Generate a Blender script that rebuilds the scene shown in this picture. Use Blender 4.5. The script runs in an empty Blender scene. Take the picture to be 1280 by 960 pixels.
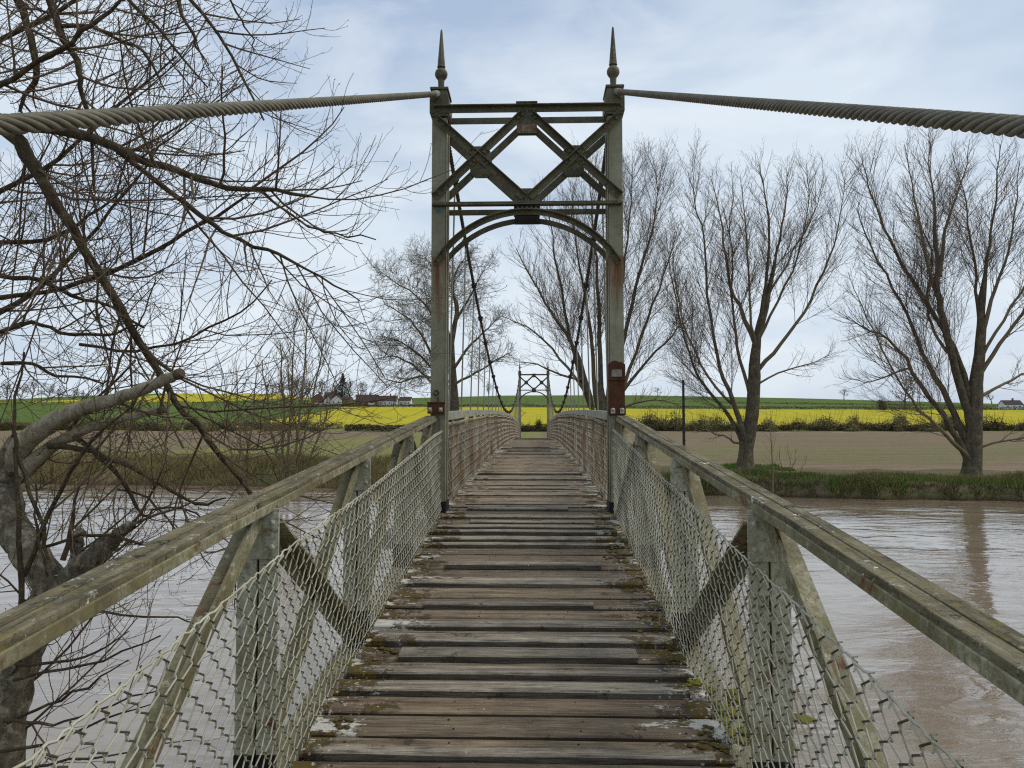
import bpy, bmesh, math, random
import numpy as np
from mathutils import Vector, Matrix, Euler, noise as mnoise

R = math.radians
rnd = random.Random(7)
sc = bpy.context.scene
col = sc.collection

# ------------------------------------------------------------------ camera
EYE = Vector((0.08, 0.0, 4.0))
cam_d = bpy.data.cameras.new('camera'); cam = bpy.data.objects.new('camera', cam_d); col.objects.link(cam)
cam_d.sensor_width = 36; cam_d.lens = 27.0; cam_d.clip_end = 6000; cam_d.clip_start = 0.05
cam.location = EYE; cam.rotation_euler = (R(90 + 3.1), 0, R(1.73)); sc.camera = cam
CR = Euler((R(93.1), 0, R(1.73))).to_matrix()

def at(u, v, d):
    """world point seen at photo pixel (u, v) at distance d along the bridge axis"""
    w = CR @ Vector(((u - 640) / 960, -(v - 480) / 960, -1))
    return EYE + w * (d / w.y)

def xat(u, d):
    return EYE.x + d * math.tan(math.atan((u - 640) / 960) - R(1.73))

# ------------------------------------------------------------------ node helpers
class Mat:
    def __init__(s, name, rough=0.8, spec=0.3):
        s.m = bpy.data.materials.new(name); s.m.use_nodes = True
        s.nt = s.m.node_tree; s.b = s.nt.nodes['Principled BSDF']
        s.b.inputs['Roughness'].default_value = rough
        s.b.inputs['Specular IOR Level'].default_value = spec
        s.tc = s.nt.nodes.new('ShaderNodeTexCoord')
    def n(s, t, **kw):
        x = s.nt.nodes.new(t)
        for k, v in kw.items(): setattr(x, k, v)
        return x
    def link(s, a, b): s.nt.links.new(a, b)
    def mapping(s, scale, rot=(0, 0, 0)):
        mp = s.n('ShaderNodeMapping'); mp.inputs['Scale'].default_value = scale; mp.inputs['Rotation'].default_value = rot
        s.link(s.tc.outputs['Object'], mp.inputs['Vector']); return mp.outputs['Vector']
    def noise(s, scale, detail=6, rough=0.6, vec=None, dist=0.0):
        x = s.n('ShaderNodeTexNoise'); x.inputs['Scale'].default_value = scale; x.inputs['Detail'].default_value = detail
        x.inputs['Roughness'].default_value = rough; x.inputs['Distortion'].default_value = dist
        s.link(vec if vec is not None else s.tc.outputs['Object'], x.inputs['Vector']); return x.outputs['Fac']
    def ramp(s, fac, a, b, va=0.0, vb=1.0):
        x = s.n('ShaderNodeMapRange'); x.inputs[1].default_value = a; x.inputs[2].default_value = b
        x.inputs[3].default_value = va; x.inputs[4].default_value = vb; x.clamp = True
        s.link(fac, x.inputs[0]); return x.outputs[0]
    def math(s, op, a, b=None):
        x = s.n('ShaderNodeMath', operation=op)
        for i, q in enumerate((a, b)):
            if q is None: continue
            if isinstance(q, (int, float)): x.inputs[i].default_value = q
            else: s.link(q, x.inputs[i])
        return x.outputs[0]
    def mix(s, fac, a, b, mode='MIX'):
        x = s.n('ShaderNodeMix', data_type='RGBA', blend_type=mode)
        for i, q in ((0, fac), (6, a), (7, b)):
            if isinstance(q, (int, float)): x.inputs[i].default_value = q
            elif isinstance(q, tuple): x.inputs[i].default_value = (*q, 1)
            else: s.link(q, x.inputs[i])
        return x.outputs[2]
    def xyz(s):
        x = s.n('ShaderNodeSeparateXYZ'); s.link(s.tc.outputs['Object'], x.inputs[0]); return x.outputs
    def col(s, c):
        if isinstance(c, tuple): s.b.inputs['Base Color'].default_value = (*c, 1)
        else: s.link(c, s.b.inputs['Base Color'])
        return s
    def bump(s, h, strength=0.4, dist=0.01):
        x = s.n('ShaderNodeBump'); x.inputs['Strength'].default_value = strength; x.inputs['Distance'].default_value = dist
        s.link(h, x.inputs['Height']); s.link(x.outputs[0], s.b.inputs['Normal']); return s

def paint(name, base, dark, rust=0.62, lich=0.58, rough=0.65):
    """old grey-green bridge paint with grime, lichen and rust blooms"""
    m = Mat(name, rough, 0.25)
    a = m.noise(2.3, 8, 0.65); b = m.noise(17, 8, 0.7); c = m.noise(5.5, 8, 0.7, dist=0.6); e = m.noise(70, 4, 0.6)
    k = m.mix(m.ramp(a, 0.40, 0.62), base, dark)
    st = m.noise(1.0, 7, 0.7, m.mapping((9, 9, 1.2))); k = m.mix(m.ramp(st, 0.5, 0.66, 0, 0.6), k, tuple(x * 0.7 for x in dark))
    k = m.mix(m.ramp(e, 0.45, 0.62, 0, 0.5), k, tuple(x * 0.55 for x in dark))
    k = m.mix(m.ramp(b, lich - 0.045, lich + 0.03, 0, 0.85), k, (0.17, 0.15, 0.065))
    k = m.mix(m.ramp(b, 0.34, 0.40, 0.75, 0), k, tuple(min(.5, x * 1.45) for x in base))
    k = m.mix(m.ramp(c, rust, rust + 0.07, 0, 0.95), k, (0.14, 0.055, 0.022))
    k = m.mix(m.ramp(c, rust + 0.04, rust + 0.13, 0, 0.9), k, (0.05, 0.022, 0.014))
    m.col(k); m.bump(m.math('ADD', b, m.math('MULTIPLY', e, 0.5)), 0.5, 0.004)
    return m.m

def simple(name, c, c2, scale, rough=0.85, bump=0.0, detail=6, spec=0.2):
    m = Mat(name, rough, spec); a = m.noise(scale, detail, 0.65)
    m.col(m.mix(m.ramp(a, 0.3, 0.7), c, c2))
    if bump: m.bump(a, 0.6, bump)
    return m.m

M = {}
M['paint'] = paint('sage_paint', (0.52, 0.52, 0.395), (0.30, 0.28, 0.185), 0.60, 0.59)
M['paint_tower'] = paint('tower_paint', (0.145, 0.135, 0.082), (0.078, 0.070, 0.04), 0.60, 0.60)
M['paint_worn'] = paint('worn_paint', (0.34, 0.32, 0.21), (0.16, 0.135, 0.07), 0.575, 0.545)
M['paint_far'] = paint('pale_paint', (0.38, 0.38, 0.30), (0.26, 0.25, 0.18), 0.60, 0.60)
M['rust'] = simple('rust', (0.115, 0.047, 0.02), (0.05, 0.023, 0.013), 9, 0.9, 0.004)
M['black'] = simple('black_bitumen', (0.008, 0.008, 0.008), (0.022, 0.02, 0.018), 8, 0.55)
M['dark_iron'] = simple('dark_iron', (0.02, 0.018, 0.014), (0.045, 0.04, 0.03), 30, 0.7)
M['bolt'] = simple('pale_bolt', (0.5, 0.5, 0.45), (0.3, 0.28, 0.22), 60, 0.6)
M['plate'] = simple('faded_plate', (0.26, 0.3, 0.26), (0.15, 0.08, 0.04), 14, 0.7)
M['blue'] = simple('blue_spray', (0.03, 0.16, 0.33), (0.05, 0.24, 0.4), 60, 0.6)
M['concrete'] = simple('concrete', (0.3, 0.28, 0.24), (0.17, 0.15, 0.12), 1.6, 0.9, 0.01)

def rust_run_paint():
    """tower leg paint: rust runs below the arch springing"""
    m = Mat('leg_paint', 0.6, 0.25)
    a = m.noise(2.3, 8, 0.65); b = m.noise(15, 8, 0.7); v = m.mapping((14, 14, 0.9)); c = m.noise(1.0, 8, 0.7, v)
    k = m.mix(m.ramp(a, 0.38, 0.64), (0.29, 0.28, 0.192), (0.16, 0.148, 0.09))
    k = m.mix(m.ramp(b, 0.60, 0.7, 0, 0.7), k, (0.10, 0.095, 0.05))
    z = m.xyz()[2]
    f = m.math('MULTIPLY', m.ramp(z, 1.5, 2.56), m.ramp(z, 2.54, 2.57, 1, 0.1))
    f = m.math('ADD', m.math('MULTIPLY', f, 0.34), c)
    k = m.mix(m.ramp(f, 0.66, 0.82, 0, 0.9), k, (0.16, 0.065, 0.022))
    k = m.mix(m.ramp(f, 0.80, 0.95, 0, 0.8), k, (0.06, 0.024, 0.013))
    m.col(k); m.bump(b, 0.4, 0.003); return m.m
M['leg'] = rust_run_paint()
M['paint_rusty'] = paint('rusty_paint', (0.2, 0.15, 0.09), (0.13, 0.06, 0.03), 0.50, 0.55)

def rail_wood():
    m = Mat('rail_wood', 0.85, 0.15)
    v = m.mapping((30, 1.4, 30)); a = m.noise(1, 8, 0.7, v); b = m.noise(24, 9, 0.75); c = m.noise(5, 8, 0.7); d = m.noise(60, 6, .7)
    k = m.mix(m.ramp(a, 0.36, 0.64), (0.085, 0.07, 0.038), (0.27, 0.235, 0.15))
    k = m.mix(m.ramp(c, 0.46, 0.62, 0, 0.8), k, (0.075, 0.07, 0.048))
    k = m.mix(m.ramp(b, 0.53, 0.60, 0, 0.8), k, (0.19, 0.155, 0.05))
    k = m.mix(m.ramp(d, 0.56, 0.64, 0, 0.7), k, (0.04, 0.036, 0.025))
    k = m.mix(m.ramp(b, 0.36, 0.41, 0.85, 0), k, (0.40, 0.385, 0.31))
    k = m.mix(m.ramp(m.noise(8, 7, 0.7), 0.62, 0.65, 0, 0.95), k, (0.035, 0.034, 0.03))
    k = m.mix(m.ramp(m.noise(8.5, 8, 0.7), 0.635, 0.65, 0, 1.0), k, (0.66, 0.65, 0.60))
    m.col(k); m.bump(m.math('ADD', m.math('ADD', a, b), d), 0.8, 0.006); return m.m
M['rail_wood'] = rail_wood()

def deck_wood():
    m = Mat('deck_wood', 0.82, 0.2)
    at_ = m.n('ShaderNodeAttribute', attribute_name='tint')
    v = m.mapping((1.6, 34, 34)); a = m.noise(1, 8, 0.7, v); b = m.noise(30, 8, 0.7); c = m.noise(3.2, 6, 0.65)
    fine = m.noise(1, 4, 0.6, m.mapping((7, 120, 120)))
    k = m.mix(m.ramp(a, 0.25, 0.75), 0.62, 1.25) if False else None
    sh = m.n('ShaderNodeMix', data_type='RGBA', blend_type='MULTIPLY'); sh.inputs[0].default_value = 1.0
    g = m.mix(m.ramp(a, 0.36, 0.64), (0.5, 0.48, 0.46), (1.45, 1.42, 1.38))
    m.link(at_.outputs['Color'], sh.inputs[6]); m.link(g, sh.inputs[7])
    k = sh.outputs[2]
    k = m.mix(m.ramp(fine, 0.53, 0.64, 0, 0.6), k, (0.035, 0.029, 0.024))
    k = m.mix(m.ramp(c, 0.48, 0.68, 0, 0.6), k, (0.058, 0.044, 0.032))
    ax = m.math('ABSOLUTE', m.xyz()[0])
    edge = m.ramp(ax, 0.42, 0.84)
    mo = m.math('ADD', m.noise(5.5, 7, 0.7), m.math('MULTIPLY', edge, 0.17))
    k = m.mix(m.ramp(mo, 0.60, 0.66, 0, 0.9), k, (0.04, 0.03, 0.018))
    k = m.mix(m.ramp(mo, 0.655, 0.70, 0, 0.85), k, (0.11, 0.075, 0.014))
    li = m.math('ADD', m.noise(4.6, 10, 0.78, m.mapping((0.55, 1.3, 1))), m.math('MULTIPLY', edge, 0.135))
    k = m.mix(m.ramp(li, 0.665, 0.68, 0, 0.95), k, (0.55, 0.52, 0.45))
    sp = m.noise(45, 4, 0.6)
    sp = m.math('ADD', sp, m.math('MULTIPLY', edge, 0.09))
    k = m.mix(m.ramp(sp, 0.70, 0.72, 0, 0.9), k, (0.45, 0.43, 0.38))
    m.col(k); m.bump(m.math('ADD', m.math('ADD', a, fine), m.math('MULTIPLY', b, 0.5)), 0.8, 0.006); return m.m
M['deck'] = deck_wood()

M['wire'] = simple('galvanised_wire', (0.60, 0.585, 0.46), (0.30, 0.265, 0.175), 3.5, 0.55, spec=0.35)
M['wire_rusty'] = simple('weathered_wire', (0.58, 0.53, 0.41), (0.24, 0.13, 0.06), 1.1, 0.7)
M['wire_shaded'] = simple('shaded_wire', (0.11, 0.10, 0.07), (0.06, 0.05, 0.03), 3.0, 0.65)  # shaded copy of the wire: shade of one slant put into its colour
def rope_mat():
    m = Mat('steel_rope', 0.6, 0.35); a = m.noise(7, 7, 0.7); b = m.noise(60, 4, 0.6)
    k = m.mix(m.ramp(a, 0.32, 0.68), (0.18, 0.163, 0.112), (0.085, 0.073, 0.043))
    k = m.mix(m.ramp(b, 0.55, 0.7, 0, 0.6), k, (0.06, 0.055, 0.04))
    m.col(k); m.bump(b, 0.3, 0.002); return m.m
M['rope'] = rope_mat()
M['rope_dark'] = simple('tarred_rope', (0.035, 0.033, 0.026), (0.07, 0.065, 0.05), 20, 0.65)
M['hanger'] = simple('pale_hanger', (0.26, 0.26, 0.2), (0.16, 0.15, 0.11), 6, 0.6)
M['moss'] = simple('moss', (0.10, 0.085, 0.016), (0.07, 0.04, 0.014), 9, 1.0, 0.01)
M['moss_bright'] = simple('bright_moss', (0.17, 0.17, 0.02), (0.10, 0.085, 0.015), 14, 1.0, 0.01)

def bark(name, c1, c2, lich, scale):
    m = Mat(name, 0.9, 0.15)
    a = m.noise(1, 8, 0.7, m.mapping((scale, scale, scale * 0.35))); b = m.noise(scale * 0.6, 7, 0.7)
    k = m.mix(m.ramp(a, 0.3, 0.7), c1, c2)
    k = m.mix(m.ramp(b, 0.5, 0.62, 0, 0.75), k, lich)
    m.col(k); m.bump(m.math('ADD', a, m.math('MULTIPLY', b, .6)), 1.0, 0.6 / scale); return m.m
M['bark_near'] = bark('willow_bark', (0.05, 0.04, 0.026), (0.26, 0.22, 0.155), (0.42, 0.38, 0.28), 20)
M['bark_limb'] = bark('dark_limb_bark', (0.038, 0.028, 0.017), (0.10, 0.076, 0.046), (0.15, 0.125, 0.06), 20)
M['bark_pale'] = bark('pale_limb_bark', (0.20, 0.17, 0.105), (0.47, 0.415, 0.30), (0.16, 0.135, 0.07), 26)
M['bark_far'] = bark('poplar_bark', (0.05, 0.04, 0.026), (0.155, 0.125, 0.085), (0.18, 0.155, 0.09), 5.0)
M['branch_far'] = simple('poplar_branch', (0.115, 0.088, 0.05), (0.21, 0.162, 0.09), 0.6)
M['twig_far'] = simple('poplar_twig', (0.115, 0.082, 0.062), (0.17, 0.125, 0.09), 0.4)
M['twig_grey'] = simple('ash_twig', (0.11, 0.092, 0.05), (0.17, 0.145, 0.08), 0.4)
M['twig_near'] = simple('willow_twig', (0.07, 0.042, 0.027), (0.16, 0.115, 0.065), 2.0, 0.6)
M['twig_olive'] = simple('sapling_twig', (0.13, 0.10, 0.055), (0.19, 0.16, 0.09), 0.8)
M['bud'] = simple('willow_bud', (0.2, 0.22, 0.08), (0.12, 0.10, 0.05), 5)
M['cut_wood'] = simple('cut_wood', (0.05, 0.032, 0.022), (0.13, 0.085, 0.055), 25, 0.9, 0.01)
M['hedge'] = simple('hedge_leaf', (0.05, 0.042, 0.02), (0.115, 0.095, 0.042), 0.25)
M['hedge_olive'] = simple('hedge_olive', (0.15, 0.13, 0.055), (0.23, 0.19, 0.09), 0.25)
M['conifer'] = simple('conifer_leaf', (0.012, 0.02, 0.012), (0.025, 0.035, 0.018), 0.4)
M['grass'] = simple('grass_blade', (0.085, 0.165, 0.02), (0.15, 0.215, 0.042), 0.5)
M['grass_dry'] = simple('dry_blade', (0.25, 0.19, 0.085), (0.17, 0.15, 0.055), 0.35)

# ------------------------------------------------------------------ mesh helpers
class MB:
    def __init__(s): s.v = []; s.f = []; s.mi = []; s.n = 0; s.tint = None
    def add(s, verts, faces, mi=0):
        verts = [tuple(x) for x in verts]
        s.v += verts; s.f += [tuple(i + s.n for i in f) for f in faces]; s.mi += [mi] * len(faces); s.n += len(verts)
        return s
    def box(s, c, size, rot=None, mi=0):
        x, y, z = (q / 2 for q in size); c = Vector(c)
        vs = [Vector((a * x, b * y, d * z)) for a in (-1, 1) for b in (-1, 1) for d in (-1, 1)]
        if rot is not None: vs = [rot @ q for q in vs]
        return s.add([c + q for q in vs], [(0, 1, 3, 2), (4, 6, 7, 5), (0, 4, 5, 1), (2, 3, 7, 6), (0, 2, 6, 4), (1, 5, 7, 3)], mi)
    def bar(s, p, q, w, h, side=(1, 0, 0), mi=0, off=(0, 0)):
        """bar from p to q; w along 'side', h across; off shifts the section (side, normal)"""
        p = Vector(p); q = Vector(q); t = (q - p).normalized(); a = Vector(side); a = (a - t * a.dot(t)).normalized(); b = t.cross(a)
        o = a * off[0] + b * off[1]
        vs = []
        for e in (p, q):
            for i, j in ((-1, -1), (1, -1), (1, 1), (-1, 1)): vs.append(e + o + a * (i * w / 2) + b * (j * h / 2))
        return s.add(vs, [(3, 2, 1, 0), (4, 5, 6, 7), (0, 1, 5, 4), (1, 2, 6, 5), (2, 3, 7, 6), (3, 0, 4, 7)], mi)
    def prism(s, pts, d, mi=0):
        """outline pts extruded by vector d"""
        d = Vector(d); n = len(pts); a = [Vector(p) for p in pts]
        return s.add(a + [p + d for p in a], [tuple(range(n))[::-1], tuple(range(n, 2 * n))] + [(i, (i + 1) % n, n + (i + 1) % n, n + i) for i in range(n)], mi)
    def lathe(s, c, prof, n=14, mi=0, squash=1):
        c = Vector(c); vs = []
        for r, z in prof:
            for k in range(n):
                a = 2 * math.pi * k / n; vs.append(c + Vector((r * math.cos(a), r * math.sin(a) * squash, z)))
        fs = [(i * n + k, i * n + (k + 1) % n, (i + 1) * n + (k + 1) % n, (i + 1) * n + k) for i in range(len(prof) - 1) for k in range(n)]
        fs += [tuple(range(n))[::-1], tuple(range((len(prof) - 1) * n, len(prof) * n))]
        return s.add(vs, fs, mi)
    def dome(s, c, nrm, r, mi=0, n=7, h=0.7):
        c = Vector(c); nrm = Vector(nrm).normalized(); a = nrm.orthogonal().normalized(); b = nrm.cross(a); vs = []
        for rr, hh in ((1, 0), (0.8, 0.55), (0.35, 0.95)):
            for k in range(n):
                t = 2 * math.pi * k / n; vs.append(c + (a * math.cos(t) + b * math.sin(t)) * r * rr + nrm * r * h * hh)
        fs = [(i * n + k, i * n + (k + 1) % n, (i + 1) * n + (k + 1) % n, (i + 1) * n + k) for i in range(2) for k in range(n)] + [tuple(range(2 * n, 3 * n))]
        return s.add(vs, fs, mi)
    def tube(s, pts, rad, n=6, mi=0):
        pts = [Vector(p) for p in pts]; rad = [rad] * len(pts) if isinstance(rad, (int, float)) else rad
        t0 = (pts[-1] - pts[0]).normalized(); ref = t0.orthogonal().normalized(); vs = []
        for i, p in enumerate(pts):
            t = (pts[min(i + 1, len(pts) - 1)] - pts[max(i - 1, 0)]).normalized(); a = (ref - t * ref.dot(t)).normalized(); b = t.cross(a); ref = a
            for k in range(n):
                q = 2 * math.pi * k / n; vs.append(p + (a * math.cos(q) + b * math.sin(q)) * rad[i])
        m = len(pts)
        fs = [(i * n + k, i * n + (k + 1) % n, (i + 1) * n + (k + 1) % n, (i + 1) * n + k) for i in range(m - 1) for k in range(n)] + [tuple(range(n))[::-1], tuple(range((m - 1) * n, m * n))]
        return s.add(vs, fs, mi)
    def build(s, name, mats, parent=None, origin=(0, 0, 0), bevel=0.0, smooth=False, tint=None):
        o = Vector(origin); me = bpy.data.meshes.new(name)
        me.from_pydata([(a - o.x, b - o.y, c - o.z) for a, b, c in s.v], [], s.f)
        for m in (mats if isinstance(mats, (list, tuple)) else [mats]): me.materials.append(m)
        me.polygons.foreach_set('material_index', s.mi)
        if smooth: me.polygons.foreach_set('use_smooth', [True] * len(s.f))
        if tint is not None:
            at_ = me.attributes.new('tint', 'FLOAT_COLOR', 'FACE'); at_.data.foreach_set('color', [c for t in tint for c in (*t, 1.0)])
        me.update()
        return link(name, me, parent, o, bevel)

def link(name, me, parent=None, loc=(0, 0, 0), bevel=0.0):
    ob = bpy.data.objects.new(name, me); col.objects.link(ob); ob.location = loc
    if parent is not None: ob.parent = parent
    if bevel:
        b = ob.modifiers.new('edge', 'BEVEL'); b.width = bevel; b.segments = 2; b.limit_method = 'ANGLE'; b.angle_limit = R(40)
    return ob

def np_mesh(name, V, F, mat, parent=None, loc=(0, 0, 0), smooth=True):
    """V (n,3) array, F (m,k) index array"""
    me = bpy.data.meshes.new(name); k = F.shape[1]
    me.vertices.add(len(V)); me.vertices.foreach_set('co', np.ascontiguousarray(V, np.float32).ravel())
    me.loops.add(F.size); me.loops.foreach_set('vertex_index', np.ascontiguousarray(F, np.int32).ravel())
    me.polygons.add(len(F)); me.polygons.foreach_set('loop_start', np.arange(0, F.size, k, dtype=np.int32))
    try: me.polygons.foreach_set('loop_total', np.full(len(F), k, np.int32))
    except Exception: pass
    me.polygons.foreach_set('use_smooth', np.full(len(F), smooth, bool))
    me.materials.append(mat); me.update(calc_edges=True); me.validate()
    return link(name, me, parent, loc)

class Tubes:
    """many tapered tubes built in one go"""
    def __init__(s): s.g = {}
    def add(s, pts, r0, r1, sides=4):
        s.g.setdefault((len(pts), sides), []).append((pts, r0, r1))
    def addr(s, pts, radii, sides):
        s.g.setdefault((len(pts), sides), []).append((pts, radii, None))
    def arrays(s):
        Vs = []; Fs = []; base = 0
        for (n, k), L in s.g.items():
            P = np.array([[tuple(p) for p in l[0]] for l in L], np.float64)
            rad = np.array([l[1] if l[2] is None else np.linspace(l[1], l[2], n) for l in L])
            T = np.empty_like(P); T[:, 1:-1] = P[:, 2:] - P[:, :-2]; T[:, 0] = P[:, 1] - P[:, 0]; T[:, -1] = P[:, -1] - P[:, -2]
            T /= np.linalg.norm(T, axis=2, keepdims=True) + 1e-9
            D = P[:, -1] - P[:, 0]; D /= np.linalg.norm(D, axis=1, keepdims=True) + 1e-9
            ref = np.where(np.abs(D[:, 2:3]) < 0.8, np.array([[0, 0, 1.0]]), np.array([[1.0, 0, 0]]))
            A = np.cross(T, ref[:, None, :]); A /= np.linalg.norm(A, axis=2, keepdims=True) + 1e-9; B = np.cross(T, A)
            ang = np.arange(k) * 2 * np.pi / k
            V = P[:, :, None, :] + rad[:, :, None, None] * (A[:, :, None, :] * np.cos(ang)[None, None, :, None] + B[:, :, None, :] * np.sin(ang)[None, None, :, None])
            m = len(L); idx = base + np.arange(m)[:, None, None] * n * k + np.arange(n - 1)[None, :, None] * k + np.arange(k)[None, None, :]
            nx = base + np.arange(m)[:, None, None] * n * k + np.arange(n - 1)[None, :, None] * k + ((np.arange(k) + 1) % k)[None, None, :]
            Fs.append(np.stack([idx, nx, nx + k, idx + k], -1).reshape(-1, 4)); Vs.append(V.reshape(-1, 3)); base += m * n * k
        return np.concatenate(Vs), np.concatenate(Fs)
    def build(s, name, mat, parent=None, origin=(0, 0, 0)):
        V, F = s.arrays(); return np_mesh(name, V - np.array(tuple(origin)), F, mat, parent, (0, 0, 0) if parent else origin)

def tag(o, label=None, cat=None, group=None, kind=None):
    if label: o['label'] = label
    if cat: o['category'] = cat
    if group: o['group'] = group
    if kind: o['kind'] = kind
    return o

def empty(name, loc=(0, 0, 0), parent=None):
    o = bpy.data.objects.new(name, None); col.objects.link(o); o.location = loc; o.empty_display_size = 0.2
    if parent is not None: o.parent = parent
    return o

def copy_tree(o, parent=None):
    kids = list(o.children)
    c = o.copy(); col.objects.link(c); c.parent = parent
    for k in kids: copy_tree(k, c)
    return c

# ------------------------------------------------------------------ bridge
Y0, Y1 = 7.6, 48.0
ZD = 3.145
def zd(y):
    if y < Y0: return ZD - 0.0913 * (Y0 - y)
    if y > Y1: return ZD - 0.0913 * (y - Y1)
    return ZD + 0.30 * (1 - ((y - 27.8) / 20.2) ** 2)
def zrail(y):
    if y >= Y0: return zd(y) + 0.985
    return float(np.interp(y, [-2, 1.27, 2.5, Y0], [4 - .72, 4 - .405, 4 - .290, 4 + .100]))

bridge = tag(empty('suspension_footbridge', (0, 0, 0)),
    'long narrow suspension footbridge with plank deck, sage green arched towers and spired posts', 'footbridge')

# ---- deck planks
def build_deck():
    b = MB(); tint = []
    def plank(y, w, x0, x1, top, th, c):
        """a warped plank: its top edge wavers a little, cut in lengths along x"""
        n = 9; vs = []; skew = rnd.uniform(-.006, .006); dz = rnd.uniform(-.004, .004); sl = (zd(y + .1) - zd(y - .1)) / .2
        ph = rnd.uniform(0, 50)
        for i in range(n + 1):
            x = x0 + (x1 - x0) * i / n
            wob = mnoise.noise(Vector((x * 3, ph, 0))) * .0045; wob2 = mnoise.noise(Vector((x * 3, ph + 9, 0))) * .0045
            hz = mnoise.noise(Vector((x * 2.2, ph, 5))) * .003
            for yy, zz in ((y - w / 2 + wob + skew * x, 0), (y - w / 2 + wob + .006 + skew * x, 1), (y + w / 2 + wob2 - .006 + skew * x, 1), (y + w / 2 + wob2 + skew * x, 0)):
                zt = zd(yy) + top + dz + hz
                vs.append((x, yy, zt if zz else zt - .007))
            for yy in (y + w / 2 + wob2 + skew * x, y - w / 2 + wob + skew * x): vs.append((x, yy, zd(yy) + top - th + dz + hz))
        fs = []
        for i in range(n):
            for k in range(6):
                fs.append((i * 6 + k, i * 6 + (k + 1) % 6, (i + 1) * 6 + (k + 1) % 6, (i + 1) * 6 + k))
        fs += [tuple(range(6)), tuple(range(n * 6, n * 6 + 6))[::-1]]
        edge_shade = tuple(v_ * .42 for v_ in c)      # shade of the board sides and ends, put into their tint
        b.add(vs, [f[::-1] for f in fs]); tint.extend([c if (i % 6) in (0, 1, 2) and i < n * 6 else edge_shade for i in range(len(fs))])
    y = -1.6
    k = 0
    while y < 52:
        w = rnd.choice((.15, .165, .18, .20)) if y < 8.5 else rnd.choice((.12, .14, .16)); g = rnd.uniform(.020, .042) if y < 8.5 else rnd.uniform(.008, .02)
        q = rnd.uniform(.75, 1.25); h = rnd.uniform(-.01, .012)
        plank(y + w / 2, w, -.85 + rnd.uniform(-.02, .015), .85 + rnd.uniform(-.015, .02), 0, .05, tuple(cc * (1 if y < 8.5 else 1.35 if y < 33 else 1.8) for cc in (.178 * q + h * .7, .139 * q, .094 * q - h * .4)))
        if rnd.random() < (.52 if y < 8.5 else .22 if y < 12 else .08):
            bw = rnd.uniform(.06, .14); q = rnd.uniform(.8, 1.2)
            if rnd.random() < .62: a0, a1 = -.84 + rnd.uniform(-.0, .07), .83 - rnd.uniform(0, .07)
            else: a0, a1 = -.60 + rnd.uniform(-.06, .1), .52 + rnd.uniform(-.12, .12)
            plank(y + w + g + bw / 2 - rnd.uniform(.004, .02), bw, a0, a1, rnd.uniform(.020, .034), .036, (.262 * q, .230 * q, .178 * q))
        if y < 10:
            for nx in (-.70, -.27, .26, .71):
                for ny in (.25, .74):
                    px_, py_ = nx + rnd.uniform(-.02, .02), y + w * ny + rnd.uniform(-.01, .01); f0 = len(b.f)
                    b.dome((px_, py_, zd(py_) - .001), (0, 0, 1), rnd.uniform(.0045, .0065), n=6, h=.5); tint.extend([(.035, .024, .018)] * (len(b.f) - f0))
        y += w + g; k += 1
    # joists below
    nd = len(b.f)
    for x in (-.7, -.25, .25, .7):
        ys = np.linspace(-1.6, 52, 60)
        for a, c in zip(ys[:-1], ys[1:]): b.bar((x, a, zd(a) - .15), (x, c, zd(c) - .15), .08, .14)
    for a, c in zip(ys[:-1], ys[1:]): b.bar((0, a, zd(a) - .070), (0, c, zd(c) - .070), 1.66, .018)
    tint.extend([(.03, .025, .02)] * (len(b.f) - nd))
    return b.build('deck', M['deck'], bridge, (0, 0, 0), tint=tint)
deck = build_deck()

# ---- tower (local: y=0 front plane, z=0 deck level)
def zt(v): return at(660, v, Y0).z - ZD
def xt(u): return (u - 659.2) * 0.00792
XL = 0.886
DEP = 0.27
def rivets(b, pts, nrm=(0, -1, 0), r=0.014, mi=0):
    for p in pts: b.dome(p, nrm, r, mi)

def angle(b, p, q, w=0.072, lip=0.045, th=0.009, face=-1, yo=0.0, liptop=True):
    """angle iron in the x-z plane with a lip that sticks out along y"""
    p = Vector((p[0], yo, p[1])); q = Vector((q[0], yo, q[1])); t = (q - p).normalized(); nrm = Vector((-t.z, 0, t.x))
    if (nrm.z < 0) == liptop: nrm = -nrm
    b.bar(p, q, w, th, side=nrm)
    p2 = p + nrm * (w / 2 - th / 2) + Vector((0, face * (lip / 2 + th / 2 - 0.0005), 0)); q2 = p2 + (q - p)
    b.bar(p2, q2, th, lip, side=nrm)

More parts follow.
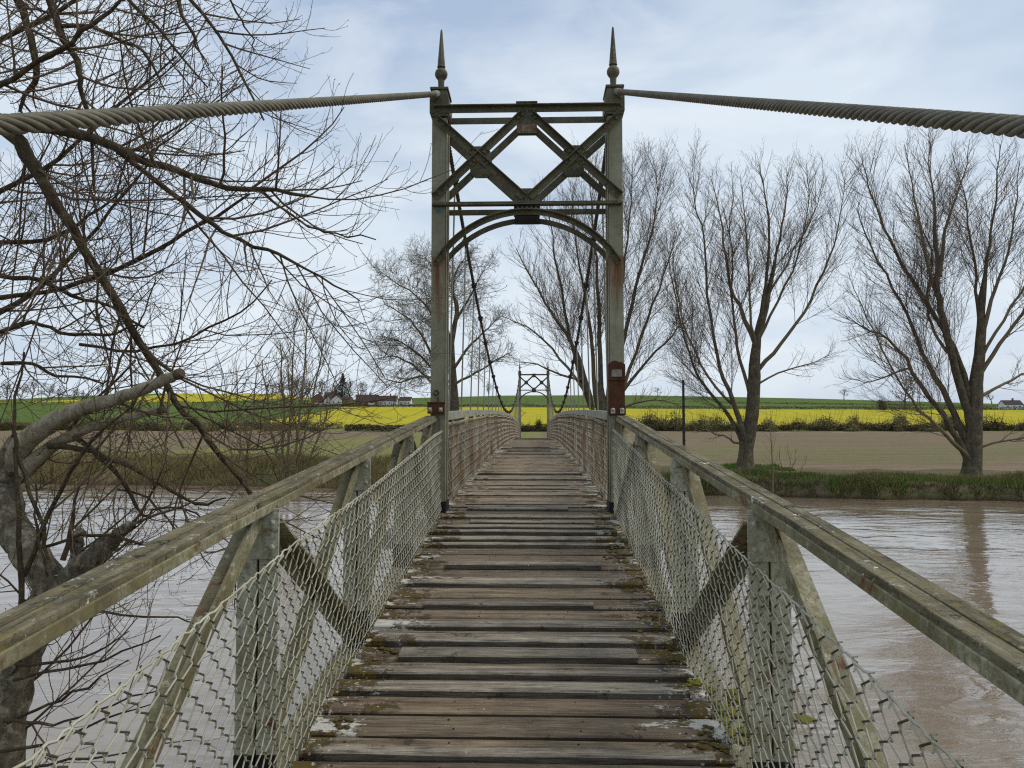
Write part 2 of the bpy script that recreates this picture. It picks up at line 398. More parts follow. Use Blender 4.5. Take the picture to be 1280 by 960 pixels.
def make_tower():
    t = empty('tower', (0, Y0, ZD), bridge)
    for s in (-1, 1):
        b = MB()
        x = s * XL; zb = -0.14; ztop = zt(146)
        W = .148
        # box leg of two channels with plates proud of them
        b.box((x, DEP / 2, (zb + ztop) / 2 + .06), (W - .02, DEP - .03, ztop - zb - .12))
        b.box((x, .006, (.1 + ztop) / 2), (W, .012, ztop - .1)); b.box((x, DEP - .006, (.1 + ztop) / 2), (W, .012, ztop - .1))
        b.box((x - s * (W / 2 - .030), -.006, (.1 + zt(524)) / 2), (.05, .012, zt(524) - .1))
        b.box((x - s * (W / 2 - .004), .035, (.1 + ztop) / 2), (.012, .07, ztop - .1)); b.box((x - s * (W / 2 - .004), DEP - .035, (.1 + ztop) / 2), (.012, .07, ztop - .1))
        b.box((x, DEP / 2, -.02), (W + .02, DEP + .024, .26), mi=1)
        rivets(b, [(x + dx, -.0, z) for z in np.arange(.3, ztop, .32) for dx in (-.055, .055)][:4], r=.012)
        b.build('leg', [M['leg'], M['black']], t, bevel=.003)
        # saddle cap
        b = MB(); z0 = zt(143); z1 = zt(110)
        b.prism([(x - .098, -.02, z0 + .02), (x + .098, -.02, z0 + .02), (x + .098, -.02, z1 - .09), (x + .075, -.02, z1 - .012), (x - .075, -.02, z1 - .012), (x - .098, -.02, z1 - .09)], (0, DEP + .04, 0))
        b.box((x, DEP / 2, z1), (.185, DEP + .07, .025)); b.box((x, DEP / 2, z0 + .008), (.175, DEP + .02, .03))
        rivets(b, [(x + dx, -.02, z0 + .075) for dx in (-.055, .055)], r=.02)
        rivets(b, [(x + s * .055, -.02, z0 + .15)], r=.02)
        b.build('saddle_cap', M['paint_tower'], t, bevel=.004)
        # finial: neck, ball, tall octagonal spike
        b = MB(); ztm = lambda v: at(660, v, Y0 + DEP / 2).z - ZD; zz = zt(110) + .012; top = ztm(35.5); zbl = ztm(91.5); c = (x, DEP / 2, 0); r = .066
        prof = [(.062, zz), (.058, zz + .015), (.036, zz + .03), (.030, zz + .055), (.034, zbl - r * .96), (.040, zbl - r * .86)]
        prof += [(r * math.cos(a), zbl + r * math.sin(a)) for a in np.linspace(-.85, 1.2, 9)] + [(.026, zbl + r * .98), (.030, zbl + r * 1.04)]
        b.lathe(c, prof, 16)
        b.lathe(c, [(.030, zbl + r * 1.04), (.043, zbl + r * 1.09), (.044, zbl + r * 1.2), (.040, zbl + r * 1.3), (.011, top - .02), (.007, top)], 8)
        rivets(b, [(x, DEP / 2 - r * .97, zbl + .012)], r=.012)
        b.build('finial', M['paint_tower'], t)
    xc = XL + .055
    zl = zt(247); zh = zt(147); xm = XL / 2 + .0
    for yo, face in ((-.012, -1), (DEP + .012, 1)):
        b = MB(); z = zt(137)
        b.box((0, yo, z), (2 * xc, .010, .062)); b.box((0, yo + face * .028, z + .032), (2 * xc, .056, .010))
        rivets(b, [(sx * (xc - .03 - k * .05), yo + face * .005, z - .004) for sx in (-1, 1) for k in range(2)], (0, face, 0), .018)
        b.build('top_beam', M['paint_tower'], t)
        b = MB(); z = zt(255)
        b.box((0, yo, z), (2 * xc, .010, .05)); b.box((0, yo + face * .028, z - .014), (2 * xc + .02, .056, .010))
        rivets(b, [(sx * (xc - .03 - k * .08), yo + face * .005, z + .005) for sx in (-1, 1) for k in range(2)], (0, face, 0), .02)
        b.build('lower_beam', M['paint_tower'], t)
        for s in (-1, 1):
            e = yo + face * .012
            b = MB(); angle(b, (s * (xc - .01), zh), (s * .03, zl - .005), yo=e + face * .011, face=face, liptop=True)
            rivets(b, [((s * (xc - .05 - k * .055)), e + face * .016, zh - .033 - k * .047) for k in range(3)], (0, face, 0), .017)
            b.build('lattice_brace', M['paint_tower'], t)
            b = MB(); angle(b, (s * (xc - .01), zl + .0), (s * .035, zh + .03), yo=e, face=face, liptop=True)
            rivets(b, [((s * (xc - .05 - k * .055)), e + face * .006, zl + .033 + k * .046) for k in range(3)], (0, face, 0), .017)
            b.build('lattice_brace', M['paint_tower'], t)
            # crossing gusset: clipped square
            b = MB(); cx = s * (xc + .02) / 2; cz = (zl + zh) / 2; g = .115; h = .06
            b.prism([(cx - g, yo - face * .004, cz - h), (cx - h, yo - face * .004, cz - g), (cx + h, yo - face * .004, cz - g), (cx + g, yo - face * .004, cz - h),
                     (cx + g, yo - face * .004, cz + h), (cx + h, yo - face * .004, cz + g), (cx - h, yo - face * .004, cz + g), (cx - g, yo - face * .004, cz + h)], (0, face * .008, 0))
            rivets(b, [(cx + dx * k, e + face * .022, cz + dz * k) for dx, dz in ((-1, -.85), (1, .85), (-1, .85), (1, -.85)) for k in (.05, .088)], (0, face, 0), .017)
            b.build('gusset_plate', M['paint_tower'], t)
        # crown and foot gussets
        b = MB(); zc = zt(150); yy = yo - face * .004
        b.box((0, yy, (zt(131) + zt(154)) / 2), (.205, .010, zt(131) - zt(154))); b.box((0, yy + face * .03, zt(131)), (.215, .075, .014))
        b.prism([(-.10, yy + face * .006, zt(156)), (.10, yy + face * .006, zt(156)), (0, yy + face * .006, zt(143))], (0, face * .008, 0))
        rivets(b, [(dx, yo + face * .012, zt(138)) for dx in (-.08, -.03, .03, .08)] + [(sx * dx, yo + face * .03, zt(v)) for sx in (-1, 1) for dx, v in ((.05, 145), (.085, 149))], (0, face, 0), .017)
        rivets(b, [(-.05, yy + face * .03, zt(130.4)), (.05, yy + face * .03, zt(130.4))], (0, 0, 1), .02)
        b.build('gusset_plate', M['paint_tower'], t)
        b = MB()
        b.prism([(-.14, yy, zt(256)), (.14, yy, zt(256)), (.10, yy, zt(236)), (-.10, yy, zt(236))], (0, face * .010, 0))
        b.box((0, yy, zt(264.5)), (.26, .012, zt(257) - zt(271)), mi=1)
        rivets(b, [(dx, yo + face * .02, zt(v)) for dx, v in ((-.11, 237), (-.07, 242), (-.03, 247), (.03, 247), (.07, 242), (.11, 237))] + [(dx, yo + face * .03, zt(261)) for dx in (-.09, -.045, 0, .045, .09)], (0, face, 0), .017)
        b.build('gusset_plate', [M['paint_tower'], M['dark_iron']], t)
        # arch: curved angle iron
        b = MB(); n = 26; za = zt(328); zc2 = zt(262.5); w = .055; hw = xc - .005
        rise = zc2 - za; rad = (hw * hw + rise * rise) / (2 * rise); cz = zc2 - rad; a0 = math.asin(hw / rad)
        fr = []; 
        for i in range(n + 1):
            a = -a0 + 2 * a0 * i / n; fr.append((math.sin(a), math.cos(a)))
        e0 = yo + face * .014
        for (r0, r1, ya, yb) in ((rad - w, rad, e0, e0 + face * .01), (rad - .010, rad, e0 + face * .0105, e0 + face * .055)):
            vs = []
            for sx, cxx in fr: vs += [(r0 * sx, ya, cz + r0 * cxx), (r1 * sx, ya, cz + r1 * cxx), (r1 * sx, yb, cz + r1 * cxx), (r0 * sx, yb, cz + r0 * cxx)]
            fs = [(i * 4 + k, i * 4 + (k + 1) % 4, (i + 1) * 4 + (k + 1) % 4, (i + 1) * 4 + k) for i in range(n) for k in range(4)] + [(0, 1, 2, 3), (n * 4 + 3, n * 4 + 2, n * 4 + 1, n * 4)]
            b.add(vs, fs)
        rm = rad - w / 2
        rivets(b, [(sx * rm * math.sin(a), e0 + face * .010, cz + rm * math.cos(a)) for sx in (-1, 1) for a in (a0 - .03, a0 - .12, .05, .12)] + [(0, e0 + face * .01, cz + rm)], (0, face, 0), .02)
        b.build('arch', M['paint_tower'], t)
    return t
tower = make_tower()
far = copy_tree(tower, bridge); far.location = (0, Y1, ZD)
for c in far.children: 
    pass
# what only the near tower carries
b = MB(); b.box((0, -.030, zt(162)), (.205, .012, zt(156) - zt(168)), mi=1); b.box((-.005, -.0375, zt(162)), (.088, .004, zt(157.5) - zt(166)))
for dx in (-.085, .085): b.dome((dx, -.036, zt(162)), (0, -1, 0), .012, 1)
b.build('name_plate', [M['plate'], M['paint_rusty']], tower)
b = MB()
sx, sz = xt(546.5), zt(263.5)
for pts in ([(-.022, .016), (.004, .016), (-.008, -.004), (-.010, -.022)], [(.010, .014), (.012, -.010), (.020, -.024), (.030, .010), (.012, .012)], [(.018, -.012), (.034, -.020)], [(-.026, .006), (-.006, .008)]):
    b.tube([(sx + a, -.0015, sz + c) for a, c in pts], .0042, 5)
b.build('spray_scribble', M['blue'], tower)
# rusted sleeve and bolted brackets at the rail ends
b = MB(); x = XL
b.box((x, .04, (zt(457) + zt(476)) / 2), (.163, .14, zt(457) - zt(476)), mi=0); b.box((x, .045, (zt(476) + zt(508)) / 2), (.154, .125, zt(476) - zt(508)), mi=0)
b.box((x, .03, (zt(508) + zt(519)) / 2), (.166, .13, zt(508) - zt(519)), mi=0); b.box((x - .005, -.037, zt(467)), (.10, .012, zt(463) - zt(472)), mi=2)
zj = zt(457) - .004; jag = [(-.0815, .0), (-.0815, .022), (-.06, .030), (-.045, .048), (-.012, .050), (.008, .041), (.03, .033), (.052, .036), (.07, .018), (.0815, .012), (.0815, .0)]
b.prism([(x + a, -.030, zj + c) for a, c in jag], (0, .135, 0))
for dx in (-.045, .045):
    b.box((x + dx, -.045, zt(514)), (.042, .02, .05), mi=1); b.dome((x + dx, -.055, zt(512)), (0, -1, 0), .017, 1, h=1.2)
b.build('rusty_sleeve', [M['rust'], M['bolt'], M['plate']], tower, bevel=.003)['label'] = 'peeled red rust sleeve above the right rail end'
b = MB(); x = -XL - .012
b.box((x, -.02, (zt(504) + zt(517)) / 2), (.165, .10, zt(504) - zt(517))); b.box((x, -.02, zt(503.5)), (.175, .11, .014))
for dx in (-.055, .05):
    b.box((x + dx, -.078, zt(512)), (.035, .02, .04), mi=1); b.dome((x + dx, -.088, zt(512)), (0, -1, 0), .016, 1, h=1.2)
b.tube([(x + .015, -.012, zt(504)), (x + .015, -.012, zt(496))], .006, 5)
b.tube([(x - .005 + .024 * math.cos(a), -.012, zt(491) + .024 * math.sin(a)) for a in np.linspace(0, 6.28, 13)], .006, 5, mi=2)
b.build('rail_bracket', [M['rust'], M['bolt'], M['dark_iron']], tower)

# piers
for yy, nm in ((Y0, 'pier'), (Y1, 'pier')):
    b = MB(); b.prism([(-1.25, yy - .35, 2.86), (1.25, yy - .35, 2.86), (1.35, yy - .45, -1.5), (-1.35, yy - .45, -1.5)], (0, 1.0, 0))
    b.box((0, yy + .12, 2.93), (2.7, 1.2, .14)); b.build('pier', M['concrete'], bridge, (0, yy, 0), bevel=.02)
b = MB(); b.box((0, -2.6, 1.0), (2.6, 2.2, 2.7)); b.build('abutment', M['concrete'], bridge, bevel=.02)

# ---- parapets
def link_mesh(par, ya, yb, x_top, x_bot, htop, hbot, mat, r, sides, p=0.045, h=0.043):
    """chain-link: zigzag strands hooked into each other, alternate strands mirrored"""
    T = Tubes(); ns = int(round((yb - ya) / p)); nz = int(round((htop - hbot) / h)); sg = 1 if x_top > 0 else -1
    def bulge(y, f):
        q = mnoise.noise(Vector((y * .9, sg * 3.1, f * 1.1)))
        return q * .030 * math.sin(math.pi * min(1, max(0, f))), mnoise.noise(Vector((y * .7, sg * 5, 7.7))) * .028 * f
    for k in range(ns):
        yc = ya + (k + .5) * p; pts = []
        for j in range(nz + 1):
            par_ = 1 if (j + k) % 2 else -1
            f = j / nz
            for e in (-.2, .2) if 0 < j < nz else (0,):
                jj = j + e; f = jj / nz
                bx, bz = bulge(yc, f)
                amp = (p / 2 + r * .9) * (1 - abs(e) * .12)
                y = yc + par_ * amp
                x = x_bot + (x_top - x_bot) * f + sg * (bx + (r * 1.1 if (k % 2 == 0) == (e > 0) else -r * 1.1))
                pts.append((x, y, zd(y) + hbot + (htop - hbot) * f + bz))
        T.add(pts, r, r, sides)
    # rim wire with twists
    pts = []
    for k in range(ns * 2 + 1):
        y = ya + k * p / 2; bx, bz = bulge(y, 1); pts.append((x_top + rnd.uniform(-.003, .003), y, zd(y) + htop + bz + rnd.uniform(-.003, .005)))
    T.add(pts, r * 1.25, r * 1.25, 5)
    for k in range(0, ns, 2):
        y = ya + (k + 1) * p; bx, bz = bulge(y, 1); z = zd(y) + htop + bz
        T.add([(x_top - .005, y - .004, z - .022), (x_top + .007, y + .002, z - .006), (x_top - .004, y + .006, z + .010), (x_top + .004, y - .005, z + .014)], r * 1.05, r * .8, 5)
    V, F = T.arrays(); o = np_mesh('chain_link_mesh', V, F, mat, par)
    o.data.materials.append(M['wire_shaded']); mi = np.zeros(len(F), np.int32); n0 = 0
    for (n, kk), L in T.g.items():
        if n == 2 * nz and kk == sides:
            m = len(L); seg = np.arange(n - 1); k_ = np.arange(m)
            dull = ((seg[None, :] // 2 + k_[:, None]) % 2 == 1) & (seg[None, :] % 2 == 0)  # runs slanting one way take the shaded wire colour
            mi[n0:n0 + m * (n - 1) * kk] = np.repeat(dull.ravel(), kk)
        n0 += len(L) * (n - 1) * kk
    o.data.polygons.foreach_set('material_index', mi); o.data.update(); return o

def approach(s):
    par = empty('parapet', (0, 0, 0), bridge); xr = .93 if s > 0 else -.948; ya, yb = -1.55, 7.575
    # handrail: two boards and the steel angle beneath
    b = MB(); ys = [ya, 1.27, 2.5, 4.43, 6.0, yb]
    for i in range(len(ys) - 1):
        a, c = ys[i], ys[i + 1]; o1 = rnd.uniform(-.003, .003)
        for dx, w in ((-.0275, .050), (.0275, .050)):
            if s < 0 and dx > 0: pass
            mid = (a + c) / 2
            b.bar((xr + dx + o1, a + .002, zrail(a) - .016), (xr + dx, c - .002, zrail(c) - .016 + rnd.uniform(-.002, .002)), w, .034, mi=0)
        b.bar((xr - s * .055, a, zrail(a) - .036), (xr - s * .055, c, zrail(c) - .036), .008, .034, mi=1)
        b.bar((xr, a, zrail(a) - .0375), (xr, c, zrail(c) - .0375), .104, .007, mi=1)
        b.bar((xr + s * .035, a, zrail(a) - .064), (xr + s * .035, c, zrail(c) - .064), .010, .044, mi=1)
    b.build('handrail', [M['rail_wood'], M['paint_worn']], par, bevel=.003)
    b = MB()
    b.bar((xr, ya, zd(ya) - .10), (xr, yb, zd(yb) - .10), .16, .014); b.bar((xr - s * .03, ya, zd(ya) - .17), (xr - s * .03, yb, zd(yb) - .17), .012, .125)
    b.bar((xr, ya, zd(ya) - .225), (xr, yb, zd(yb) - .225), .16, .014); b.build('bottom_chord', M['paint_worn'], par)
    posts = [-.42, 1.12, 2.85, 4.43, 6.0]
    for y in posts:
        b = MB(); zt_ = zrail(y) - .045; zb = zd(y) - .09; zk = zd(y) + .085
        for dx, dy in ((-.040, 0), (.040, .004)):
            # plate facing along the bridge and its flange
            b.box((xr + dx, y + dy, (zk + zt_) / 2), (.071, .010, zt_ - zk)); b.box((xr + (dx > 0 and .010 or -.010), y + dy + .034, (zk + zt_) / 2), (.010, .058, zt_ - zk))
            b.box((xr + dx, y + dy, (zk + zb) / 2 - .001), (.075, .014, zk - zb), mi=1); b.box((xr + (dx > 0 and .010 or -.010), y + dy + .034, (zk + zb) / 2), (.014, .06, zk - zb), mi=1)
        b.box((xr - s * .03, y - .010, zt_ - .10), (.10, .008, .17))
        rivets(b, [(xr - s * .055, y - .014, zt_ - .05), (xr - s * .055, y - .014, zt_ - .14), (xr - s * .005, y - .014, zt_ - .05), (xr + .047, y - .005, zk + .12), (xr - .047, y - .005, zk + .12)], r=.012)
        b.build('post', [M['paint'], M['black']], par, bevel=.0015)
    ends = posts + [7.6]
    for y0_, y1_ in zip(ends[:-1], ends[1:]):
        for up in ((1, -1) if y0_ in (2.85, 6.0, -.42) else (1,)):
            b = MB(); dxo = s * (.022 if up > 0 else -.036)
            a = (xr + dxo, y0_ + .05, (zd(y0_) - .06) if up > 0 else zrail(y0_) - .10)
            c = (xr + dxo, y1_ - .03, (zrail(y1_) - .10) if up > 0 else zd(y1_) - .06)
            b.bar(a, c, .086, .010); b.bar(a, c, .010, .060, off=(s * (-.038 if up > 0 else .038), .035 if up < 0 else -.035))
            t = (Vector(c) - Vector(a)).normalized()
            nn = Vector((1, 0, 0)).cross(t)
            for f in (.05, .10, .90, .95):
                p = Vector(a).lerp(Vector(c), f); b.dome(p - nn * .004 + Vector((s * .01, 0, 0)), -nn if nn.z < 0 else nn, .013)
            b.build('diagonal_brace', M['paint_worn'], par)
    link_mesh(par, -1.4, 7.55, s * .925 - s * .085, s * .845, .82, -.07, M['wire'], .0029, 5)
    return par
pl = approach(-1); pr = approach(1)
pl['label'] = 'near left parapet with boarded handrail and chain-link'; pr['label'] = 'near right parapet with boarded handrail and chain-link'

def main_parapet(s):
    par = empty('parapet', (0, 0, 0), bridge); xr = s * .93; ya, yb = Y0 + .29, Y1 - .02
    ys = list(np.arange(9.1, 47.5, 1.5)); seg = [ya] + ys + [yb]
    b = MB()
    for a, c in zip(seg[:-1], seg[1:]):
        b.bar((xr, a, zrail(a) - .01), (xr, c, zrail(c) - .01), .085, .012); b.bar((xr - s * .04, a, zrail(a) - .055), (xr - s * .04, c, zrail(c) - .055), .010, .085)
        b.bar((xr + s * .035, a, zrail(a) - .05), (xr + s * .035, c, zrail(c) - .05), .010, .075)
    b.build('handrail', M['paint_far'], par)
    b = MB()
    for a, c in zip(seg[:-1], seg[1:]):
        b.bar((xr, a, zd(a) - .1), (xr, c, zd(c) - .1), .12, .16)
    b.build('bottom_chord', M['paint_worn'], par)
    for y in ys:
        b = MB(); wd = rnd.choice((.07, .09, .12)); b.box((xr - s * .03, y, zd(y) + .42), (.014, wd, 1.0)); b.box((xr + s * .01, y, zd(y) + .42), (.06, .012, 1.0))
        b.build('post', rnd.choice((M['paint_far'], M['paint_far'], M['paint_worn'], M['paint_rusty'])), par)
    for a, c in zip(seg[:-1], seg[1:]):
        b = MB()
        b.bar((xr, a, zd(a)), (xr, c, zrail(c) - .1), .012, .075); b.bar((xr + s * .013, a, zrail(a) - .1), (xr + s * .013, c, zd(c)), .012, .075)
        b.build('diagonal_brace', M['paint_rusty'] if rnd.random() < .45 else M['paint_worn'], par)
    link_mesh(par, ya + .02, yb - .1, s * .88, s * .862, .86, -.06, M['wire_rusty'], .0034, 3, p=.07, h=.062)
    return par
main_parapet(-1)['label'] = 'main span left parapet, rust-stained behind mesh'; main_parapet(1)['label'] = 'main span right parapet, rust-stained behind mesh'

# ---- cables
ZC = zt(117) + ZD
def strand_rope(pts, R_, n_str, lay, mat, name, parent, step, sides=6):
    """helical strands laid round the centre line pts (function of arc length)"""
    T = Tubes(); P = np.array([tuple(p) for p in pts]); seg = np.linalg.norm(np.diff(P, axis=0), axis=1); S = np.concatenate([[0], np.cumsum(seg)])
    n = max(3, int(S[-1] / step)); ss = np.linspace(0, S[-1], n)
    C = np.stack([np.interp(ss, S, P[:, i]) for i in range(3)], 1); Tn = np.gradient(C, axis=0); Tn /= np.linalg.norm(Tn, axis=1, keepdims=True)
    A = np.cross(Tn, [0, 0, 1.0]); A /= np.linalg.norm(A, axis=1, keepdims=True); B = np.cross(Tn, A)
    r = R_ * math.sin(math.pi / n_str) / (1 + math.sin(math.pi / n_str)) * 1.06; off = R_ - r
    for k in range(n_str):
        ph = 2 * np.pi * (ss / lay + k / n_str)
        T.add(C + off * (A * np.cos(ph)[:, None] + B * np.sin(ph)[:, None]), r, r, sides)
    T.add(C, off * .8, off * .8, 5)
    return T.build(name, mat, parent)
for s in (-1, 1):
    # main span parabola with hangers
    pts = [(s * .93 - s * .05 * (abs(y - 27.8) / 20.2) , y, 4.50 + (ZC - 4.50) * ((y - 27.8) / 20.2) ** 2) for y in np.linspace(Y0 + .14, Y1 + .13, 120)]
    cb = strand_rope(pts, .026, 6, .34 * s, M['rope_dark'], 'main_cable', bridge, .05, 5)
    for y in np.arange(9.1, 47.5, 1.5):
        zc = 4.50 + (ZC - 4.50) * ((y - 27.8) / 20.2) ** 2; x = s * .93 - s * .05 * (abs(y - 27.8) / 20.2)
        b = MB(); b.tube([(x, y, zc - .01), (s * .965, y, zd(y) - .05)], .011, 6)
        b.box((x, y, zc), (.075, .07, .075), mi=1); b.box((x, y, zc - .055), (.03, .05, .06), mi=1); b.tube([(x - .05, y, zc + .01), (x + .05, y, zc + .01)], .012, 6, mi=1)
        b.build('hanger', [M['hanger'], M['dark_iron']], cb)
    # backstays
    for y0_, dy in ((Y0, -1), (Y1 + DEP, 1)):
        p0 = Vector((s * (XL + .02), y0_ + dy * .02, ZC)); L = 9.2
        dirv = Vector((s * .0727, dy, -.4545 if s < 0 else -.4610)); 
        pts = [p0 + dirv * t for t in np.linspace(.0, L, 40)]
        o = strand_rope(pts, .0285, 6, (.30 if s > 0 else .34) * s * dy, M['rope'], 'backstay_cable', bridge, .02 if dy < 0 else .1, 8 if dy < 0 else 4)
        b = MB(); b.tube([p0 - dirv * .03, p0 + dirv * .16, p0 + dirv * .17], [.036, .034, .030], 10); b.build('cable_socket', M['hanger'], o, smooth=False)
        e = p0 + dirv * L
        b = MB(); b.box(e, (.5, .8, 1.2)); b.build('anchor_block', M['concrete'], o, bevel=.02)

# ------------------------------------------------------------------ terrain
def lerp_tab(x, xs, ys): return float(np.interp(x, xs, ys))
def bankline(x): return 46.5 - 0.18 * x + .35 * mnoise.noise(Vector((x * 1.1, 2, 0))) + 1.3 * mnoise.noise(Vector((x * .08, 3, 0))) + .5 * mnoise.noise(Vector((x * .4, 8, 0)))
US = [-700, 0, 100, 200, 350, 400, 640, 800, 1000, 1280, 1900]
V520 = [503, 503, 503, 503, 503, 508, 509, 511, 512, 513, 514]
V900 = [500, 499, 494, 491, 492, 500, 494, 494, 498, 506, 508]
def H(x, y):
    if y < 14 or (y < 60 and y < bankline(x) - 6):
        # near bank
        s = -2.2 - y + .6 * mnoise.noise(Vector((x * .3, y * .3, 1)))
        return max(-1.4, min(2.35, -.2 + s * .55)) if y < 14 else -1.4
    s = y - bankline(x)
    plain = .95 + .55 * max(0, (y - 60)) / 240 + .10 * mnoise.noise(Vector((x * .12, y * .12, 0))) + (.22 * mnoise.noise(Vector((x * .35, y * .35, 4))) if y < 60 else 0) + .05 * mnoise.noise(Vector((x * .6, y * .6, 3)))
    if s < 14 and y < 160:
        wl = .8 if x > 4 else 4.5
        f = s / wl
        if f < 1: return -.7 if f < -1 else (f * .95 * (plain) if f < 0 else plain * (1 - (1 - f) ** 2))
        return plain
    if y <= 300: return plain
    u = 640 + 960 * math.tan(math.atan((x - EYE.x) / y) + R(1.73))
    v5 = lerp_tab(u, US, V520); v9 = lerp_tab(u, US, V900)
    v = lerp_tab(y, [300, 330, 520, 560, 900], [540.5, 533, v5, v5 - 1.0, v9])
    if y > 900:
        return 4 + (532 - v9) * 900 / 960 - (y - 900) * .02
    return 4 + (532 - v) * y / 960 + .25 * mnoise.noise(Vector((x * .05, y * .05, 0)))

def sheet(name, xs, yfun, ny, mat, label=None, zoff=0.0):
    """grid over xs and a per-column y range"""
    V = []; nx = len(xs)
    for x in xs:
        a, c = yfun(x)
        for t in np.linspace(0, 1, ny):
            y = a + (c - a) * t; V.append((x, y, H(x, y) + zoff))
    I = np.arange(nx * ny).reshape(nx, ny); F = np.stack([I[:-1, :-1], I[1:, :-1], I[1:, 1:], I[:-1, 1:]], -1).reshape(-1, 4)
    o = np_mesh(name, np.array(V), F, mat); o['kind'] = 'structure'
    return o

def field_mat(name, c1, c2, c3, s1, s2, stripes=None, bump=.05, tram=None):
    m = Mat(name, 0.95, 0.1); a = m.noise(s1, 8, 0.7); b = m.noise(1, 8, 0.7, m.mapping((s2 * .25, s2, 1)))
    k = m.mix(m.ramp(a, 0.3, 0.7), c1, c2); k = m.mix(m.ramp(b, 0.45, 0.68, 0, 0.85), k, c3)
    if stripes:
        y = m.math('ADD', m.xyz()[1], m.math('MULTIPLY', m.math('SUBTRACT', a, 0.5), 34.0))
        for y0_, y1_, y2_, y3_, c, s_ in stripes:
            k = m.mix(m.math('MULTIPLY', m.ramp(y, y0_, y1_, 0, s_), m.ramp(y, y2_, y3_, 1, 0)), k, c)
        g = m.noise(1, 6, 0.75, m.mapping((.02, .5, 1), (0, 0, .05))); k = m.mix(m.ramp(g, .44, .62, 0, .75), k, tuple(q * .62 for q in c2)); k = m.mix(m.ramp(m.noise(.9, 8, .8), .52, .66, 0, .6), k, (0.30, 0.235, 0.15))
    if tram:
        # wheel tracks left every boom width, running up the slope
        q = m.math('FRACT', m.math('ADD', m.math('MULTIPLY', m.xyz()[0], 1 / 21.0), m.math('MULTIPLY', m.noise(.012, 2, .5), .8)))
        k = m.mix(m.math('MULTIPLY', m.ramp(q, 0.0, 0.012, 0, .8), m.ramp(q, .055, .075, 1, 0)), k, tram)
    f = m.noise(3.0, 6, 0.75); k = m.mix(m.ramp(f, 0.3, 0.75, 0, 0.5), k, tuple(q * .6 for q in c1))
    m.col(k); m.bump(f, 0.8, bump); return m.m
M['plough'] = field_mat('ploughed_earth', (0.225, 0.16, 0.098), (0.18, 0.135, 0.08), (0.20, 0.17, 0.075), .05, .05, [(62, 70, 105, 125, (0.165, 0.165, 0.06), .85), (40, 50, 58, 66, (0.26, 0.19, 0.13), .8), (190, 230, 400, 401, (0.21, 0.15, 0.085), .6)])
M['rape'] = field_mat('rapeseed', (0.52, 0.425, 0.012), (0.43, 0.365, 0.016), (0.24, 0.26, 0.03), .08, .16, tram=(0.12, 0.16, 0.03))
M['green'] = field_mat('young_crop', (0.075, 0.125, 0.018), (0.10, 0.15, 0.026), (0.12, 0.145, 0.03), .02, .05, tram=(0.045, 0.08, 0.014))
M['meadow'] = field_mat('meadow', (0.155, 0.175, 0.04), (0.22, 0.20, 0.065), (0.24, 0.18, 0.085), .06, .12)
def bank_mat():
    m = Mat('bank', 0.95, 0.1); a = m.noise(.25, 8, 0.7); b = m.noise(1, 7, 0.7, m.mapping((.12, .5, 1))); f = m.noise(4, 6, .7)
    k = m.mix(m.ramp(a, .35, .6), (0.075, 0.105, 0.028), (0.13, 0.115, 0.05)); k = m.mix(m.ramp(b, .43, .56, 0, .9), k, (0.165, 0.125, 0.08))
    k = m.mix(m.ramp(f, .4, .75, 0, .6), k, (0.05, 0.045, 0.022))
    z = m.xyz()[2]; k = m.mix(m.ramp(z, .03, .25, 1, 0), k, (0.065, 0.043, 0.026))
    m.col(k); m.bump(f, .8, .08); return m.m
M['bank'] = bank_mat()
M['mud'] = simple('bank_mud', (0.12, 0.09, 0.055), (0.07, 0.08, 0.03), .8, .95, .03)

xs_b = np.concatenate([np.arange(-220, -70, 8.), np.arange(-70, 60, .8), np.arange(60, 200, 8.)])
sheet('far_river_bank', xs_b, lambda x: (bankline(x) - 5, bankline(x) + 14), 44, M['bank'])
xs_f = np.arange(-330, 331, 6.)
def fld(x): return bankline(x) + 14
sheet('ploughed_field', np.array([x for x in xs_f if x <= -42] ), lambda x: (fld(x) - .4, 300), 60, M['plough'])
sheet('meadow', np.concatenate([[-42.], np.arange(-40, 5, 3.)]), lambda x: (fld(x) - .4, 300), 60, M['meadow'])
sheet('ploughed_field', np.array([x for x in np.arange(4, 331, 4.)]) - 2.0, lambda x: (fld(x) - .4, 300), 60, M['plough'])
# beyond: hedge strip, slopes
big = np.arange(-900, 1000, 12.)
sheet('field_margin', np.arange(-420, 421, 8.), lambda x: (299.5, 324), 8, M['meadow'])
def split(nm, x0, x1, y0_, y1_, mat, nx=50, ny=30):
    sheet(nm, np.linspace(x0, x1, nx), lambda x: (y0_, y1_), ny, mat)
XA = xat(372, 420)
split('green_field', -480, XA, 323.5, 520, M['green'])
split('rapeseed_field', XA, 480, 323.5, 520, M['rape'], 70, 40)
split('rapeseed_field', xat(108, 700), xat(345, 700), 519.5, 905, M['rape'])
split('green_field', -900, xat(108, 700), 519.5, 905, M['green'])
split('green_field', xat(345, 700), 1000, 519.5, 905, M['green'], 80)
split('hill_top', -1300, 1400, 904, 1900, M['green'], 60, 10)
sheet('far_ground', np.concatenate([np.arange(-1300, -320, 60.)]), lambda x: (60, 324), 8, M['meadow'])
sheet('far_ground', np.concatenate([np.arange(320, 1300, 60.)]), lambda x: (60, 324), 8, M['meadow'])
sheet('river_bed', np.arange(-200, 201, 10.), lambda x: (13.5, bankline(x) - 4.5), 4, M['mud'], zoff=-.1)
sheet('near_river_bank', np.concatenate([np.arange(-200, -20, 10.), np.arange(-20, 20, .7), np.arange(20, 200, 10.)]), lambda x: (-60, 14), 90, M['mud'])

